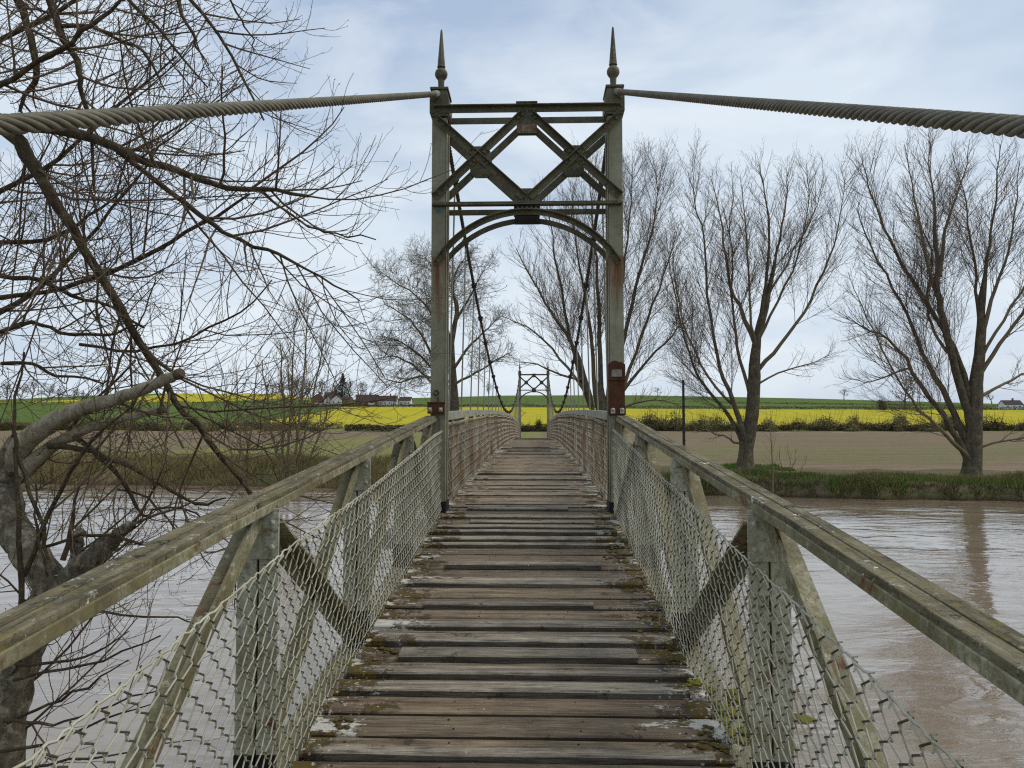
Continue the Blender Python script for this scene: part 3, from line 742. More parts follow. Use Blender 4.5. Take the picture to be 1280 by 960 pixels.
# water
def water_mat():
    m = Mat('flood_water', 0.05, 0.75); m.b.inputs['IOR'].default_value = 1.75
    a = m.noise(.34, 4, 0.5, m.mapping((.6, 1.15, 1), (0, 0, .15)), 1.6); b = m.noise(1.5, 4, 0.55, m.mapping((.6, 1.2, 1)), 1.6); c = m.noise(.09, 5, 0.6, m.mapping((.6, 1.2, 1)), .5)
    f = m.noise(9, 3, 0.6, m.mapping((.6, 1.2, 1)))
    h = m.math('ADD', m.math('MULTIPLY', a, 2.2), m.math('ADD', m.math('MULTIPLY', b, .36), m.math('MULTIPLY', f, .03)))
    h = m.math('MULTIPLY', h, m.ramp(c, .38, .62, .3, 1.2))
    m.col(m.mix(m.ramp(c, .35, .65), (0.25, 0.192, 0.132), (0.21, 0.16, 0.108))); m.bump(h, .32, .16); return m.m
M['water'] = water_mat()
b = MB(); b.add([(-320, -8, 0), (320, -8, 0), (320, 130, 0), (-320, 130, 0)], [(0, 1, 2, 3)])
b.build('water', M['water'])['kind'] = 'structure'

# ------------------------------------------------------------------ vegetation
def unit(r): 
    z = r.uniform(-1, 1); a = r.uniform(0, 6.283); q = math.sqrt(1 - z * z); return Vector((q * math.cos(a), q * math.sin(a), z))

def grow(T, p, d, L, r, lvl, q, rg):
    """q: per-level dicts seg, jit, trop(Vector), dens, ang, ratio, tip, start"""
    k = q[lvl]; n = k['seg']; st = L / n; pts = [p]; dirs = [d]
    for i in range(n):
        d = (d + Vector((rg.gauss(0, 1), rg.gauss(0, 1), rg.gauss(0, 1))) * k['jit'] + k['trop'] * (1.0 / n)).normalized()
        p = p + d * st; pts.append(p); dirs.append(d)
    r1 = max(r * k.get('tip', .35), k.get('rmin', 0))
    T[min(k['bin'], len(T) - 1)].add(pts, r, r1, k['sides'])
    if lvl + 1 < len(q): sprout(T, pts, r, r1, L, lvl, q, rg)

def sprout(T, pts, r, r1, L, lvl, q, rg, start=None, dens=None):
    k = q[lvl]; n = len(pts) - 1; s0 = k['start'] if start is None else start
    m = max(1, int(L * (k['dens'] if dens is None else dens) * rg.uniform(.8, 1.2)))
    for j in range(m):
        t = s0 + (1 - s0) * (j + rg.random()) / m
        f = t * n; i = min(int(f), n - 1); p = pts[i].lerp(pts[i + 1], f - i); ax = (pts[i + 1] - pts[i]).normalized()
        o = unit(rg); o = (o - ax * o.dot(ax)).normalized(); a = k['ang'] * rg.uniform(.7, 1.3)
        d = ax * math.cos(a) + o * math.sin(a)
        Lc = L * k['ratio'] * rg.uniform(.55, 1.1) * (1.2 - k.get('fall', .55) * t); Lc = min(Lc, k.get('lmax', 99)) ; Lc = max(Lc, k.get('lmin', 0))
        rc = min((r + (r1 - r) * t) * .62, k.get('rmax', 9))
        grow(T, p, d, Lc, max(rc, q[lvl + 1].get('rmin', 0)), lvl + 1, q, rg)

def limb_path(pts, rg, wob, steps=(0, .33, .67)):
    """smooth hand-laid limb through points: Catmull-Rom with a little wander"""
    P = [Vector(p) for p in pts]; out = []
    E = [P[0] * 2 - P[1]] + P + [P[-1] * 2 - P[-2]]
    for i in range(1, len(E) - 2):
        for t in steps:
            a, b_, c, d = E[i - 1], E[i], E[i + 1], E[i + 2]
            v = .5 * ((2 * b_) + (c - a) * t + (2 * a - 5 * b_ + 4 * c - d) * t * t + (3 * b_ - a - 3 * c + d) * t ** 3)
            out.append(v + Vector((rg.gauss(0, 1), rg.gauss(0, 1), rg.gauss(0, 1))) * wob * (1 if t else .4))
    out.append(P[-1]); return out
def path_radii(rs, n):
    return list(np.interp(np.linspace(0, len(rs) - 1, n), range(len(rs)), rs))
def plen(pts): return sum((a - b_).length for a, b_ in zip(pts[:-1], pts[1:]))

def big_tree(name, label, cat, D, trunk, limbs, q, seed, mats, group=None, depth=2.5, dens1=1.0, start=.25):
    """trunk and limbs laid from the photo as [(u, v, width px)...]; limbs fan out in depth; finer growth is grown"""
    rg = random.Random(seed); base = at(trunk[0][0], trunk[0][1], D); base.z = H(base.x, D) - .05
    root = tag(empty(name, base), label, cat, group)
    T = [Tubes(), Tubes(), Tubes()]
    px = D / 960
    tp = [at(u, v, D) for u, v, w in trunk]; tp[0] = base - Vector((0, 0, .3)); tp = limb_path(tp, rg, .02)
    rr = path_radii([w * px / 2 for u, v, w in trunk], len(tp)); rr[0] *= 1.35; rr[1] *= 1.15
    T[0].addr(tp, rr, 10)
    for li, (lb, dz) in enumerate(limbs):
        n = len(lb); d1 = dz if dz is not None else rg.uniform(-1, 1)
        P = [at(u, v, D + depth * d1 * (i / (n - 1)) ** .8 * 1.0) for i, (u, v, w) in enumerate(lb)]
        P = limb_path(P, rg, .05); r_ = path_radii([max(w * (.72 - .22 * i / (len(lb) - 1)), .45) * px / 2 for i, (u, v, w) in enumerate(lb)], len(P)); r_[-1] = min(r_[-1], .025)
        T[0 if lb[0][2] > 9 else 1].addr(P, r_, 7)
        L = plen(P)
        sprout(T, P, r_[0], r_[-1], L, 0, q, rg, start=start, dens=q[0]['dens'] * dens1)
    for nm, t, m in zip(('trunk', 'branches', 'crown'), T, mats):
        if t.g: t.build(nm, m, root, base)
    return root

UP = Vector((0, 0, 1))
def q_poplar(sc_=1.0, up=1.0):
    return [dict(seg=6, jit=.045, trop=UP * .55 * up, dens=2.6, ang=R(35), ratio=.38, fall=.90, start=.15, bin=1, sides=4, lmax=5.0 * sc_, lmin=1.1, rmax=.024),
            dict(seg=5, jit=.06, trop=UP * .55 * up, dens=2.9, ang=R(36), ratio=.48, start=.12, bin=1, sides=3, rmin=.0085, lmax=2.5, lmin=.6, tip=.35, rmax=.0105),
            dict(seg=4, jit=.09, trop=UP * .4 * up, dens=3.1, ang=R(42), ratio=.5, start=.12, bin=2, sides=3, rmin=.0058, lmax=1.3, lmin=.4, tip=.55),
            dict(seg=3, jit=.12, trop=UP * .3 * up, dens=2, ang=R(42), ratio=.5, start=.2, bin=2, sides=3, rmin=.0046, tip=.75)]

FM = (M['bark_far'], M['branch_far'], M['twig_far'])
# tree at centre right (trunk near pixel 931)
big_tree('poplar_tree', 'tall bare tree with one stout trunk and fanning limbs, standing nearest the dark pole', 'tree', 53,
    [(931, 590, 22), (933, 560, 17), (940, 520, 16), (943, 470, 15), (945, 432, 11), (953, 398, 7), (963, 352, 4), (967, 325, .6)],
    [([(945, 432, 9), (955, 400, 7), (965, 350, 6), (975, 300, 5), (982, 250, 3.5), (985, 215, 1.5)], .2),
     ([(944, 430, 10), (952, 390, 8), (958, 340, 6), (962, 290, 4.5), (955, 240, 3), (950, 205, 1.5)], -.3),
     ([(943, 428, 9), (930, 400, 8), (917, 370, 6.5), (907, 320, 5), (900, 270, 3.5), (888, 220, 1.5)], .5),
     ([(946, 430, 6), (962, 395, 5), (990, 340, 4), (1005, 290, 3), (1012, 240, 2), (1008, 205, 1)], .9),
     ([(944, 440, 5), (938, 390, 4.5), (935, 330, 4), (932, 280, 3), (925, 220, 1.2)], -.9),
     ([(948, 462, 8), (975, 430, 6.5), (1005, 390, 5.5), (1030, 340, 4.5), (1047, 290, 3), (1055, 240, 1.5), (1052, 205, 1)], -.2),
     ([(933, 572, 12), (927, 535, 11), (915, 500, 9), (900, 460, 7), (890, 410, 6), (883, 350, 5), (880, 300, 4), (868, 250, 2.5), (860, 215, 1)], -.6),
     ([(938, 500, 7), (925, 450, 6), (917, 400, 5), (915, 350, 4), (912, 290, 2.5), (915, 230, 1)], .8),
     ([(932, 572, 10), (924, 545, 9), (905, 510, 7), (880, 480, 5.5), (862, 440, 4.5), (848, 395, 3.5), (838, 340, 2.5), (832, 285, 1.2)], .4),
     ([(915, 505, 5), (885, 470, 4.5), (860, 420, 3.5), (845, 360, 2.5), (840, 300, 1)], -1),
     ([(948, 480, 4), (985, 462, 3), (1020, 452, 2), (1045, 440, 1)], .6),
     ([(928, 560, 5), (912, 548, 4), (890, 540, 2.5), (868, 536, 1)], -.5),
     ([(952, 385, 5), (975, 345, 4), (1000, 300, 3), (1022, 255, 1.8), (1030, 215, 1)], .0)],
    q_poplar(), 11, FM, group='bare trees on the far river bank')
# right tree (trunk 1215)
big_tree('poplar_tree', 'largest bare tree with many long leaning limbs, rightmost of the riverbank row', 'tree', 45.5,
    [(1214, 602, 26), (1216, 575, 21), (1218, 520, 18), (1220, 480, 16), (1226, 425, 11), (1227, 385, 8), (1232, 340, 4), (1236, 305, .6)],
    [([(1215, 592, 13), (1202, 560, 12), (1180, 520, 10), (1150, 480, 8), (1125, 440, 6), (1105, 420, 4.5), (1080, 410, 3), (1060, 395, 1.5)], -.6),
     ([(1216, 580, 14), (1206, 545, 13), (1185, 500, 11), (1160, 455, 9), (1140, 410, 7), (1115, 360, 5.5), (1090, 310, 4), (1072, 260, 2)], .3),
     ([(1218, 545, 14), (1210, 515, 15), (1195, 465, 14), (1180, 400, 13), (1172, 365, 12), (1172, 320, 9), (1168, 270, 6), (1163, 220, 3), (1160, 165, 1.2)], -.2),
     ([(1216, 510, 11), (1198, 450, 9), (1172, 400, 8), (1150, 365, 8), (1120, 315, 6), (1100, 270, 4.5), (1085, 230, 3), (1078, 195, 1.2)], .6),
     ([(1175, 345, 8), (1180, 300, 6), (1190, 260, 4.5), (1205, 220, 3), (1212, 175, 1.2)], .5),
     ([(1172, 370, 7), (1160, 330, 6), (1150, 280, 5), (1140, 230, 3), (1130, 180, 1.2)], -.9),
     ([(1185, 440, 6), (1168, 415, 5), (1160, 380, 5), (1165, 330, 4), (1152, 285, 2.5), (1120, 240, 1.2)], .9),
     ([(1222, 440, 11), (1226, 390, 10), (1232, 340, 7), (1238, 290, 5), (1246, 230, 3.5), (1250, 180, 1.5)], .2),
     ([(1227, 420, 8), (1240, 375, 6.5), (1255, 330, 5), (1268, 270, 3.5), (1275, 200, 1.5)], -.5),
     ([(1226, 430, 8), (1222, 380, 6), (1218, 330, 5), (1210, 280, 4), (1205, 240, 2.5), (1190, 190, 1.2)], .8),
     ([(1224, 470, 8), (1250, 430, 7), (1280, 390, 6), (1320, 340, 4.5), (1350, 280, 2)], .1),
     ([(1226, 450, 6), (1255, 400, 5), (1285, 350, 4), (1310, 290, 2.5), (1320, 220, 1.2)], -.8),
     ([(1220, 500, 6), (1255, 480, 5), (1290, 465, 4), (1330, 455, 2)], .7),
     ([(1222, 560, 4.5), (1250, 552, 4), (1290, 545, 3), (1330, 540, 1.5)], -.3),
     ([(1215, 580, 9), (1200, 560, 8), (1172, 535, 6), (1140, 500, 4.5), (1110, 450, 3.5), (1085, 400, 2.5), (1060, 340, 1.2)], -1),
     ([(1140, 460, 4), (1110, 470, 3), (1080, 478, 2), (1055, 470, 1)], .3)],
    q_poplar(), 12, FM, group='bare trees on the far river bank')
# big multi-stem tree behind the right tower leg
big_tree('poplar_tree', 'bare multi-stemmed tree rising behind the right leg of the near tower', 'tree', 58,
    [(752, 562, 26), (752, 545, 24), (752, 525, 18), (751, 490, 9), (750, 455, .6)],
    [([(750, 540, 10), (735, 500, 9), (722, 460, 8), (712, 420, 7), (704, 380, 6), (695, 330, 4.5), (688, 280, 2.5), (680, 245, 1.2)], .4),
     ([(748, 545, 10), (730, 470, 9), (715, 430, 7), (690, 390, 5.5), (665, 350, 4), (645, 310, 2)], -.6),
     ([(753, 540, 11), (751, 470, 9.5), (749, 400, 8), (746, 340, 6), (742, 290, 4), (738, 240, 2), (735, 215, 1)], .1),
     ([(752, 540, 9), (742, 470, 8), (738, 410, 7), (728, 350, 5), (718, 290, 3), (715, 240, 1.2)], .9),
     ([(756, 540, 11), (770, 470, 9), (785, 400, 7.5), (800, 340, 6), (815, 290, 4), (822, 240, 2), (820, 205, 1)], -.3),
     ([(756, 540, 9), (772, 500, 8), (795, 440, 6), (815, 380, 5), (835, 330, 3.5), (848, 280, 1.5)], .5),
     ([(758, 530, 8), (778, 490, 7), (810, 450, 5), (840, 420, 3.5), (862, 395, 1.5)], -.9),
     ([(754, 540, 9), (764, 450, 8), (775, 370, 6), (785, 300, 4), (790, 240, 2), (790, 205, 1)], .7),
     ([(732, 490, 6), (710, 460, 5), (680, 425, 4), (650, 405, 2.5), (628, 395, 1)], .0),
     ([(728, 475, 5), (700, 468, 4), (672, 455, 3), (645, 452, 1.5)], -.5),
     ([(760, 520, 5), (790, 505, 4), (820, 500, 3), (850, 505, 1.5)], .2)],
    q_poplar(), 13, FM, group='bare trees on the far river bank')
# gnarly crowned tree behind the left leg
def q_ash():
    q = q_poplar(.8, .35); q[0].update(jit=.12, ang=R(55), dens=4.2, fall=.6); q[1].update(jit=.16, ang=R(55), dens=4.0); q[2].update(jit=.2, dens=5.5, rmin=.009); q[3].update(rmin=.0075); return q
big_tree('gnarled_tree', 'bare gnarled tree with a rounded grey crown behind the left tower leg', 'tree', 62,
    [(566, 556, 17), (568, 520, 13), (566, 470, 10), (564, 428, 8), (571, 392, 5), (566, 362, 3), (570, 345, .6)],
    [([(564, 430, 8), (572, 390, 6.5), (565, 360, 5), (572, 335, 3.5), (585, 318, 1.5)], .2),
     ([(565, 450, 7), (550, 425, 6), (540, 395, 5), (520, 370, 3.5), (490, 350, 2), (475, 345, 1)], -.4),
     ([(566, 480, 6), (540, 460, 5), (520, 440, 4), (495, 425, 3), (470, 420, 1.2)], .6),
     ([(568, 490, 7), (545, 475, 6), (525, 470, 4.5), (500, 478, 3), (475, 470, 1.2)], .1),
     ([(567, 460, 6), (590, 430, 4.5), (610, 410, 3), (628, 395, 1.2)], -.6),
     ([(568, 480, 5), (595, 465, 4), (620, 450, 3), (640, 440, 1.2)], .5),
     ([(564, 430, 6), (552, 385, 5), (545, 350, 4), (538, 330, 2), (530, 318, 1)], .9),
     ([(540, 445, 5), (525, 415, 4), (505, 395, 3), (480, 380, 1.5)], -.9),
     ([(566, 410, 5), (585, 375, 4), (600, 345, 2.5), (612, 330, 1)], .8),
     ([(540, 480, 4), (515, 455, 4), (490, 445, 3), (466, 450, 1.2)], .9)],
    q_ash(), 14, (M['bark_far'], M['branch_far'], M['twig_grey']), dens1=1.15, start=.15)

# ---- generic small bare tree for the horizon, copied
def small_tree_template(seed):
    rg = random.Random(seed); T = [Tubes(), Tubes()]
    q = [dict(seg=5, jit=.1, trop=UP * .3, dens=1.3, ang=R(48), ratio=.62, start=.3, bin=0, sides=5, rmax=.2),
         dict(seg=4, jit=.14, trop=UP * .35, dens=1.5, ang=R(46), ratio=.6, start=.25, bin=1, sides=4, rmin=.07, tip=.5),
         dict(seg=3, jit=.16, trop=UP * .2, dens=1.6, ang=R(46), ratio=.6, start=.2, bin=1, sides=3, rmin=.06, tip=.7, lmax=2.5),
         dict(seg=2, jit=.16, trop=UP * .2, dens=1.5, ang=R(40), ratio=.6, start=.2, bin=1, sides=3, rmin=.055, tip=.8, lmax=1.6)]
    grow(T, Vector((0, 0, -.3)), UP, 10, .38, 0, q, rg)
    return T
hz_n = [0]
templ = [small_tree_template(31), small_tree_template(32)]
first = [None, None]
def horizon_tree(u, vtop, y, label, k=0, wide=1.0, group='bare trees along the skyline'):
    x = xat(u, y); zb = H(x, y); h = 4 + (532 - vtop) * y / 960 - zb
    if first[k] is None:
        r = empty('bare_tree', (x, y, zb)); templ[k][0].build('trunk', M['branch_far'], r); templ[k][1].build('crown', M['twig_far'], r); first[k] = r
    else: r = copy_tree(first[k])
    r.location = (x, y, zb); s = h / 10.8; r.scale = (s * wide, s * wide, s); r.rotation_euler.z = rnd.uniform(0, 6)
    return tag(r, label, 'tree', group)
for a in [(1055, 488, 895, 'small round bare tree alone on the green skyline', 0, 1.5), (1131, 479, 540, 'bare spreading tree at the field hedge left of the rightmost tree trunk', 1, 1.2),
          (611, 480, 890, 'small bare tree on the skyline seen left of the far tower', 0, 1.3), (822, 486, 890, 'bare tree on the skyline beside the dark pole', 1, 1.4),
          (684, 484, 890, 'bare tree on the skyline seen just right of the far tower', 0, 1.2), (122, 484, 890, 'bare tree on the yellow skyline far left', 0, 1.3),
          (1240, 492, 880, 'low bare tree beside the white house on the right', 1, 1.6), (905, 490, 890, 'bare tree on the skyline behind the middle riverbank trunk', 1, 1.3)]:
    horizon_tree(*a)
for i, (u, v) in enumerate(((352, 478), (364, 474), (377, 477), (390, 480), (400, 478), (340, 482))):
    horizon_tree(u, v, 540 + 6 * (i % 3), 'bare brown tree in the small wood left of the gabled houses', i % 2, 1.0, 'bare trees of the wood by the houses')
for i, (u, v) in enumerate(((8, 480), (24, 483), (40, 478), (58, 482), (74, 486), (92, 488), (104, 491))):
    horizon_tree(u, v, 500 + 9 * (i % 3), 'bare tree of the dark wood behind the willow at the far left skyline', i % 2, 1.2, 'bare trees of the left skyline wood')
for i, (u, v) in enumerate(((438, 478), (448, 482), (418, 482))):
    horizon_tree(u, v, 556, ('rounded bare tree just right of the dark conifer', 'low bare tree at the left end of the long brick house', 'bare tree just left of the dark conifer')[i], i % 2, 1.15, 'bare trees behind the houses')

def leaf_cloud(n, fn, size, rg):
    """n small crossed faces at points given by fn()"""
    V = np.zeros((n * 4, 3)); F = np.arange(n * 4).reshape(n, 4)
    for i in range(n):
        p = fn(); a = unit(rg); b_ = unit(rg); s = size * rg.uniform(.5, 1.2)
        V[i * 4] = p - a * s; V[i * 4 + 1] = p - b_ * s * .6; V[i * 4 + 2] = p + a * s; V[i * 4 + 3] = p + b_ * s * .6
    return V, F

def bush_mesh(seed, n=1700, mat=None, size=.13):
    rg = random.Random(seed); lob = [(unit(rg) * rg.uniform(.1, .6), rg.uniform(.35, .6)) for _ in range(7)]
    def f():
        c, r = rg.choice(lob); q = unit(rg) * r * rg.random() ** .4; p = c + q; return Vector((p.x, p.y, abs(p.z) * 1.0))
    V, F = leaf_cloud(n, f, size * .5, rg)
    T = Tubes()
    for _ in range(14):
        a = rg.uniform(0, 6.28); d = Vector((math.cos(a) * rg.uniform(.2, .8), math.sin(a) * rg.uniform(.2, .8), 1)); p0 = Vector((rg.uniform(-.3, .3), rg.uniform(-.3, .3), 0)); L = rg.uniform(.6, 1.15)
        T.add([p0, p0 + d * .4 * L, p0 + d * .8 * L + UP * .15 * L, p0 + d * .95 * L + UP * .3 * L], .012, .006, 3)
    V2, F2 = T.arrays(); 
    return np.concatenate([V, V2]), np.concatenate([F, F2 + len(V)])
bm = []
for i, m in enumerate((M['hedge'], M['hedge_olive'], M['hedge'])):
    V, F = bush_mesh(50 + i); o = np_mesh('bush', V, F, m, smooth=False); bm.append(o)
bush_used = [0, 0, 0]
def bush(u, y, w, h, k, label, group='bushes along the field edge'):
    x = xat(u, y)
    if not bush_used[k]: o = bm[k]; bush_used[k] = 1
    else: o = bm[k].copy(); col.objects.link(o)
    o.location = (x, y, H(x, y) - .1); o.scale = (w / 1.7, w / 1.7, h / 1.05); o.rotation_euler = (0, 0, rnd.uniform(0, 6))
    return tag(o, label, 'bush', group)
bl = 'olive brown bush in the scrub line between ploughed field and rapeseed'
for u in np.arange(780, 1330, 10.):
    k = 1 if rnd.random() < .75 else 0; uu = u + rnd.uniform(-5, 5)
    bush(uu, 311 + rnd.uniform(-4, 7), rnd.uniform(7, 12), rnd.choice((3.6, 4.2, 5, 6, 8)) * rnd.uniform(.8, 1.15), k, bl)
bl2 = 'dark bush in the hedge below the green field on the left'
for u in np.arange(-10, 400, 13.):
    bush(u + rnd.uniform(-5, 5), 311 + rnd.uniform(-4, 7), rnd.uniform(6, 10), rnd.choice((3, 4, 5.5)) * rnd.uniform(.8, 1.1), 0 if rnd.random() < .7 else 1, bl2, 'bushes below the left green field')
bush(664, 305, 9, 3.6, 0, 'low wide dark bush framed by the far tower'); bush(674, 306, 5, 5.6, 2, 'taller pointed dark bush framed by the far tower'); bush(683, 305, 8, 3.2, 0, 'low dark bush at the right leg of the far tower')
bush(655, 306, 7, 3.3, 2, 'low dark bush at the left leg of the far tower')
for uu, hh in ((572, 2.6), (588, 3.4), (603, 2.2)): bush(uu, 74, 4.5, hh, 0, 'brown scrub at the foot of the gnarled tree behind the hangers', 'scrub under the gnarled tree')
bush(1102, 528, 8.5, 8.5, 2, 'dark dense round tree-like bush standing at the field hedge'); 
for u, h, lb in ((118, 5, 'dark bush on the hedge right of the leftmost wood'), ):
    bush(u, 330, 10, h, 0, lb, 'bushes below the left green field')

def hedge(x0, x1, y, h, w, n, mat, label):
    rg = random.Random(int(x0 * 7 + y)); root_z = H((x0 + x1) / 2, y)
    def f():
        x = rg.uniform(x0, x1); hh = h * (.75 + .35 * mnoise.noise(Vector((x * .08, y, 2))) + .15 * mnoise.noise(Vector((x * .4, y, 2))))
        t = rg.uniform(-1, 1); return Vector((x, y + t * w / 2, H(x, y) + hh * rg.random() ** .6 * (1 - .3 * t * t)))
    V, F = leaf_cloud(n, f, .42, rg); o = np_mesh('hedge', V, F, mat, smooth=False)
    return tag(o, label, 'hedge')
hedge(xat(560, 308), xat(1300, 308), 308, 3.2, 4, 14000, M['hedge'], 'long low dark hedge at the back of the right ploughed field')
hedge(xat(432, 306), xat(560, 306), 306, 3.4, 4, 5000, M['hedge'], 'short dark clipped hedge below the yellow field left of the bridge')
hedge(xat(-60, 322), xat(432, 322), 318, 3.6, 4, 9000, M['hedge_olive'], 'scrubby brown hedge at the foot of the left green slope')
hedge(xat(560, 521), xat(1300, 521), 521, 2.8, 2.5, 9000, M['hedge'], 'thin dark hedge between the yellow field and the green hill')
hedge(xat(380, 520), xat(560, 520), 520, 2.2, 2.5, 3500, M['hedge'], 'clipped hedge along the foot of the houses')
hedge(xat(-60, 519), xat(345, 519), 519, 1.3, 2, 3000, M['hedge'], 'low dark hedge under the yellow strip on the left skyline')
hedge(xat(900, 700), xat(1300, 700), 700, 2.0, 2, 4000, M['hedge'], 'faint hedge crossing the green hill on the right')

# conifer
def conifer():
    y = 545; x = xat(428, y); zb = H(x, y); h = 4 + (532 - 466) * y / 960 - zb; root = tag(empty('conifer_tree', (x, y, zb)), 'dark pointed conifer rising behind the gabled houses', 'tree')
    T = Tubes(); T.add([(0, 0, 0), (0, 0, h * .5), (0, 0, h)], .4, .05, 6); T.build('trunk', M['bark_far'], root)
    rg = random.Random(5)
    def f():
        t = rg.random() ** 1.3; a = rg.uniform(0, 6.28); tier = 1 - .35 * ((t * 9) % 1); r = (1 - t) * 8.0 * tier * (1 + .25 * math.sin(a * 5 + int(t * 9) * 2)) + .4
        q = r * rg.random() ** .45; return Vector((q * math.cos(a), q * math.sin(a), h * (.18 + .82 * t) - q * .15))
    V, F = leaf_cloud(2600, f, .55, rg); np_mesh('crown', V, F, M['conifer'], root, smooth=False)
conifer()

# saplings: multi-stemmed thin trees on the left bank
def sapling(name, label, stems, D, q, seed, mat, mat2, group=None):
    rg = random.Random(seed); u0 = sum(s[0][0] for s in stems) / len(stems); x = xat(u0, D); base = Vector((x, D, H(x, D)))
    root = tag(empty(name, base), label, 'sapling', group); T = [Tubes(), Tubes()]; px = D / 960
    for st in stems:
        dd = rg.uniform(-1.6, 1.6); P = [at(u, v, D + dd * i / (len(st) - 1)) for i, (u, v, w) in enumerate(st)]; P[0].z = H(P[0].x, P[0].y) - .1
        P = limb_path(P, rg, .05); r_ = path_radii([w * px / 2 for u, v, w in st], len(P)); T[0].addr(P, r_, 5); sprout(T, P, r_[0], r_[-1], plen(P), 0, q, rg)
    T[0].build('stems', mat, root, base); T[1].build('crown', mat2, root, base); return root
qs = [dict(seg=4, jit=.06, trop=UP * .5, dens=2.6, ang=R(32), ratio=.3, start=.12, bin=1, sides=4, lmax=3.2, lmin=.7, rmax=.022),
      dict(seg=4, jit=.09, trop=UP * .5, dens=2.8, ang=R(34), ratio=.45, start=.15, bin=1, sides=3, rmin=.009, tip=.5, lmin=.5),
      dict(seg=3, jit=.12, trop=UP * .4, dens=2, ang=R(36), ratio=.5, start=.2, bin=1, sides=3, rmin=.0065, tip=.7)]
sapling('sapling_clump', 'clump of thin bare multi-stemmed saplings on the left bank below the houses', 
    [[(352, 603, 4), (354, 540, 3.4), (352, 480, 2.5), (350, 430, 1)], [(362, 604, 4), (372, 540, 3.5), (378, 480, 2.6), (383, 420, 1.8), (386, 385, .8)], [(368, 602, 4), (380, 545, 3), (392, 490, 2.4), (402, 440, 1.5), (410, 410, .7)],
     [(358, 604, 4), (362, 530, 3), (365, 470, 2.4), (368, 410, 1.2), (371, 392, .7)], [(350, 602, 3), (342, 550, 2.5), (334, 500, 2), (328, 450, 1)], [(372, 600, 3), (392, 560, 2.6), (408, 520, 2), (420, 470, 1)]], 51, qs, 21, M['twig_olive'], M['twig_olive'], 'saplings on the left far bank')
sapling('sapling_clump', 'pale wispy sapling left of the thicker sapling clump on the far bank', [[(300, 603, 3), (300, 560, 2.5), (297, 510, 2), (295, 450, .8)], [(303, 603, 3), (310, 560, 2.3), (318, 510, 1.6), (322, 455, .7)], [(297, 604, 3), (288, 560, 2), (280, 500, 1.4), (276, 460, .7)]], 53, qs, 22, M['twig_olive'], M['twig_olive'], 'saplings on the left far bank')
qs2 = [dict(seg=3, jit=.06, trop=UP * .5, dens=2.2, ang=R(30), ratio=.3, start=.2, bin=1, sides=3, lmax=1, lmin=.3, rmax=.012), dict(seg=3, jit=.1, trop=UP * .4, dens=2, ang=R(30), ratio=.5, start=.2, bin=1, sides=3, rmin=.007, tip=.6)]
sapling('sapling', 'lone thin stem growing at the water edge left of the rightmost tree', [[(965, 632, 2.2), (966, 600, 2), (964, 560, 1.5), (965, 530, .7)]], 41.5, qs2, 23, M['twig_olive'], M['twig_olive'])
sapling('sapling', 'small twiggy shrub on the bank between the two right-hand trunks', [[(985, 612, 1), (990, 585, .8), (995, 560, .4)], [(984, 612, 1), (978, 585, .8), (975, 562, .4)], [(987, 612, 1), (1000, 590, .7), (1008, 570, .4)], [(984, 612, .9), (972, 592, .7), (966, 578, .4)], [(986, 612, .9), (987, 588, .7), (984, 556, .4)]], 45, qs2, 24, M['twig_olive'], M['twig_olive'])

# pole
b = MB(); p = at(855, 560, 45.5); zb = H(p.x, 45.5)
b.tube([(p.x, 45.5, zb - .2), (p.x, 45.5, at(855, 520, 45.5).z), (p.x, 45.5, at(855, 475, 45.5).z)], [.085, .08, .07], 8)
for z in np.arange(zb + 2.2, zb + 5, .5): b.box((p.x, 45.5 - .08, z), (.16, .05, .05))
b.build('pole', M['dark_iron'], None, (p.x, 45.5, zb)); tag(bpy.data.objects['pole'], 'thin dark upright pole on the right bank beside the handrail', 'pole')

# grass on the far bank (stuff)
def grass(name, n, xr, sr, hh, mat, label, seed, dens=None, lean=.35, wid=.03):
    rg = np.random.RandomState(seed); V = np.zeros((n * 3, 3)); i = 0
    while i < n:
        x = rg.uniform(*xr); s = rg.uniform(*sr); y = bankline(x) + s
        if dens and mnoise.noise(Vector((x * .25, y * .35, 9))) < dens: 
            if rg.random_sample() > .12: continue
        z = H(x, y); h = hh * rg.uniform(.4, 1.2) * (1 + .9 * mnoise.noise(Vector((x * .5, y * .5, 2)))); a = rg.uniform(0, 6.28); w = wid * rg.uniform(.6, 1.3); dx, dy = math.cos(a) * w, math.sin(a) * w
        V[i * 3] = (x - dx, y - dy, z - .05); V[i * 3 + 1] = (x + dx, y + dy, z - .05); V[i * 3 + 2] = (x + rg.normal(0, lean) * h, y + rg.normal(0, lean) * h, z + h); i += 1
    o = np_mesh(name, V, np.arange(n * 3).reshape(n, 3), mat, smooth=False); return tag(o, label, 'grass', kind='stuff')
grass('grass', 52000, (3, 45), (.15, 3.5), .27, M['grass'], 'short green grass on the right river bank', 1, -.1)
gx = at(931, 590, 53).x
grass('grass', 6000, (gx - 3.2, gx + 3.6), (10.5, 14.5), .24, M['grass'], 'bright green grass patch round the foot of the tree by the pole', 6)
grass('waterside_brush', 9000, (3, 45), (-.45, .45), .42, M['hedge'], 'dark drowned twigs and stalks along the right waterline', 7, 0, .7, .022)
grass('dry_grass', 18000, (3, 45), (.1, 2.2), .42, M['grass_dry'], 'brown dead grass fringing the right waterline', 2, 0.05)
grass('dry_grass', 60000, (-48, 3), (.1, 12), .75, M['grass_dry'], 'tall dry straw grass on the left river bank', 3, -.15)
grass('grass', 12000, (-48, 3), (1.5, 13), .40, M['grass'], 'green grass among straw on the left bank', 4, .0)

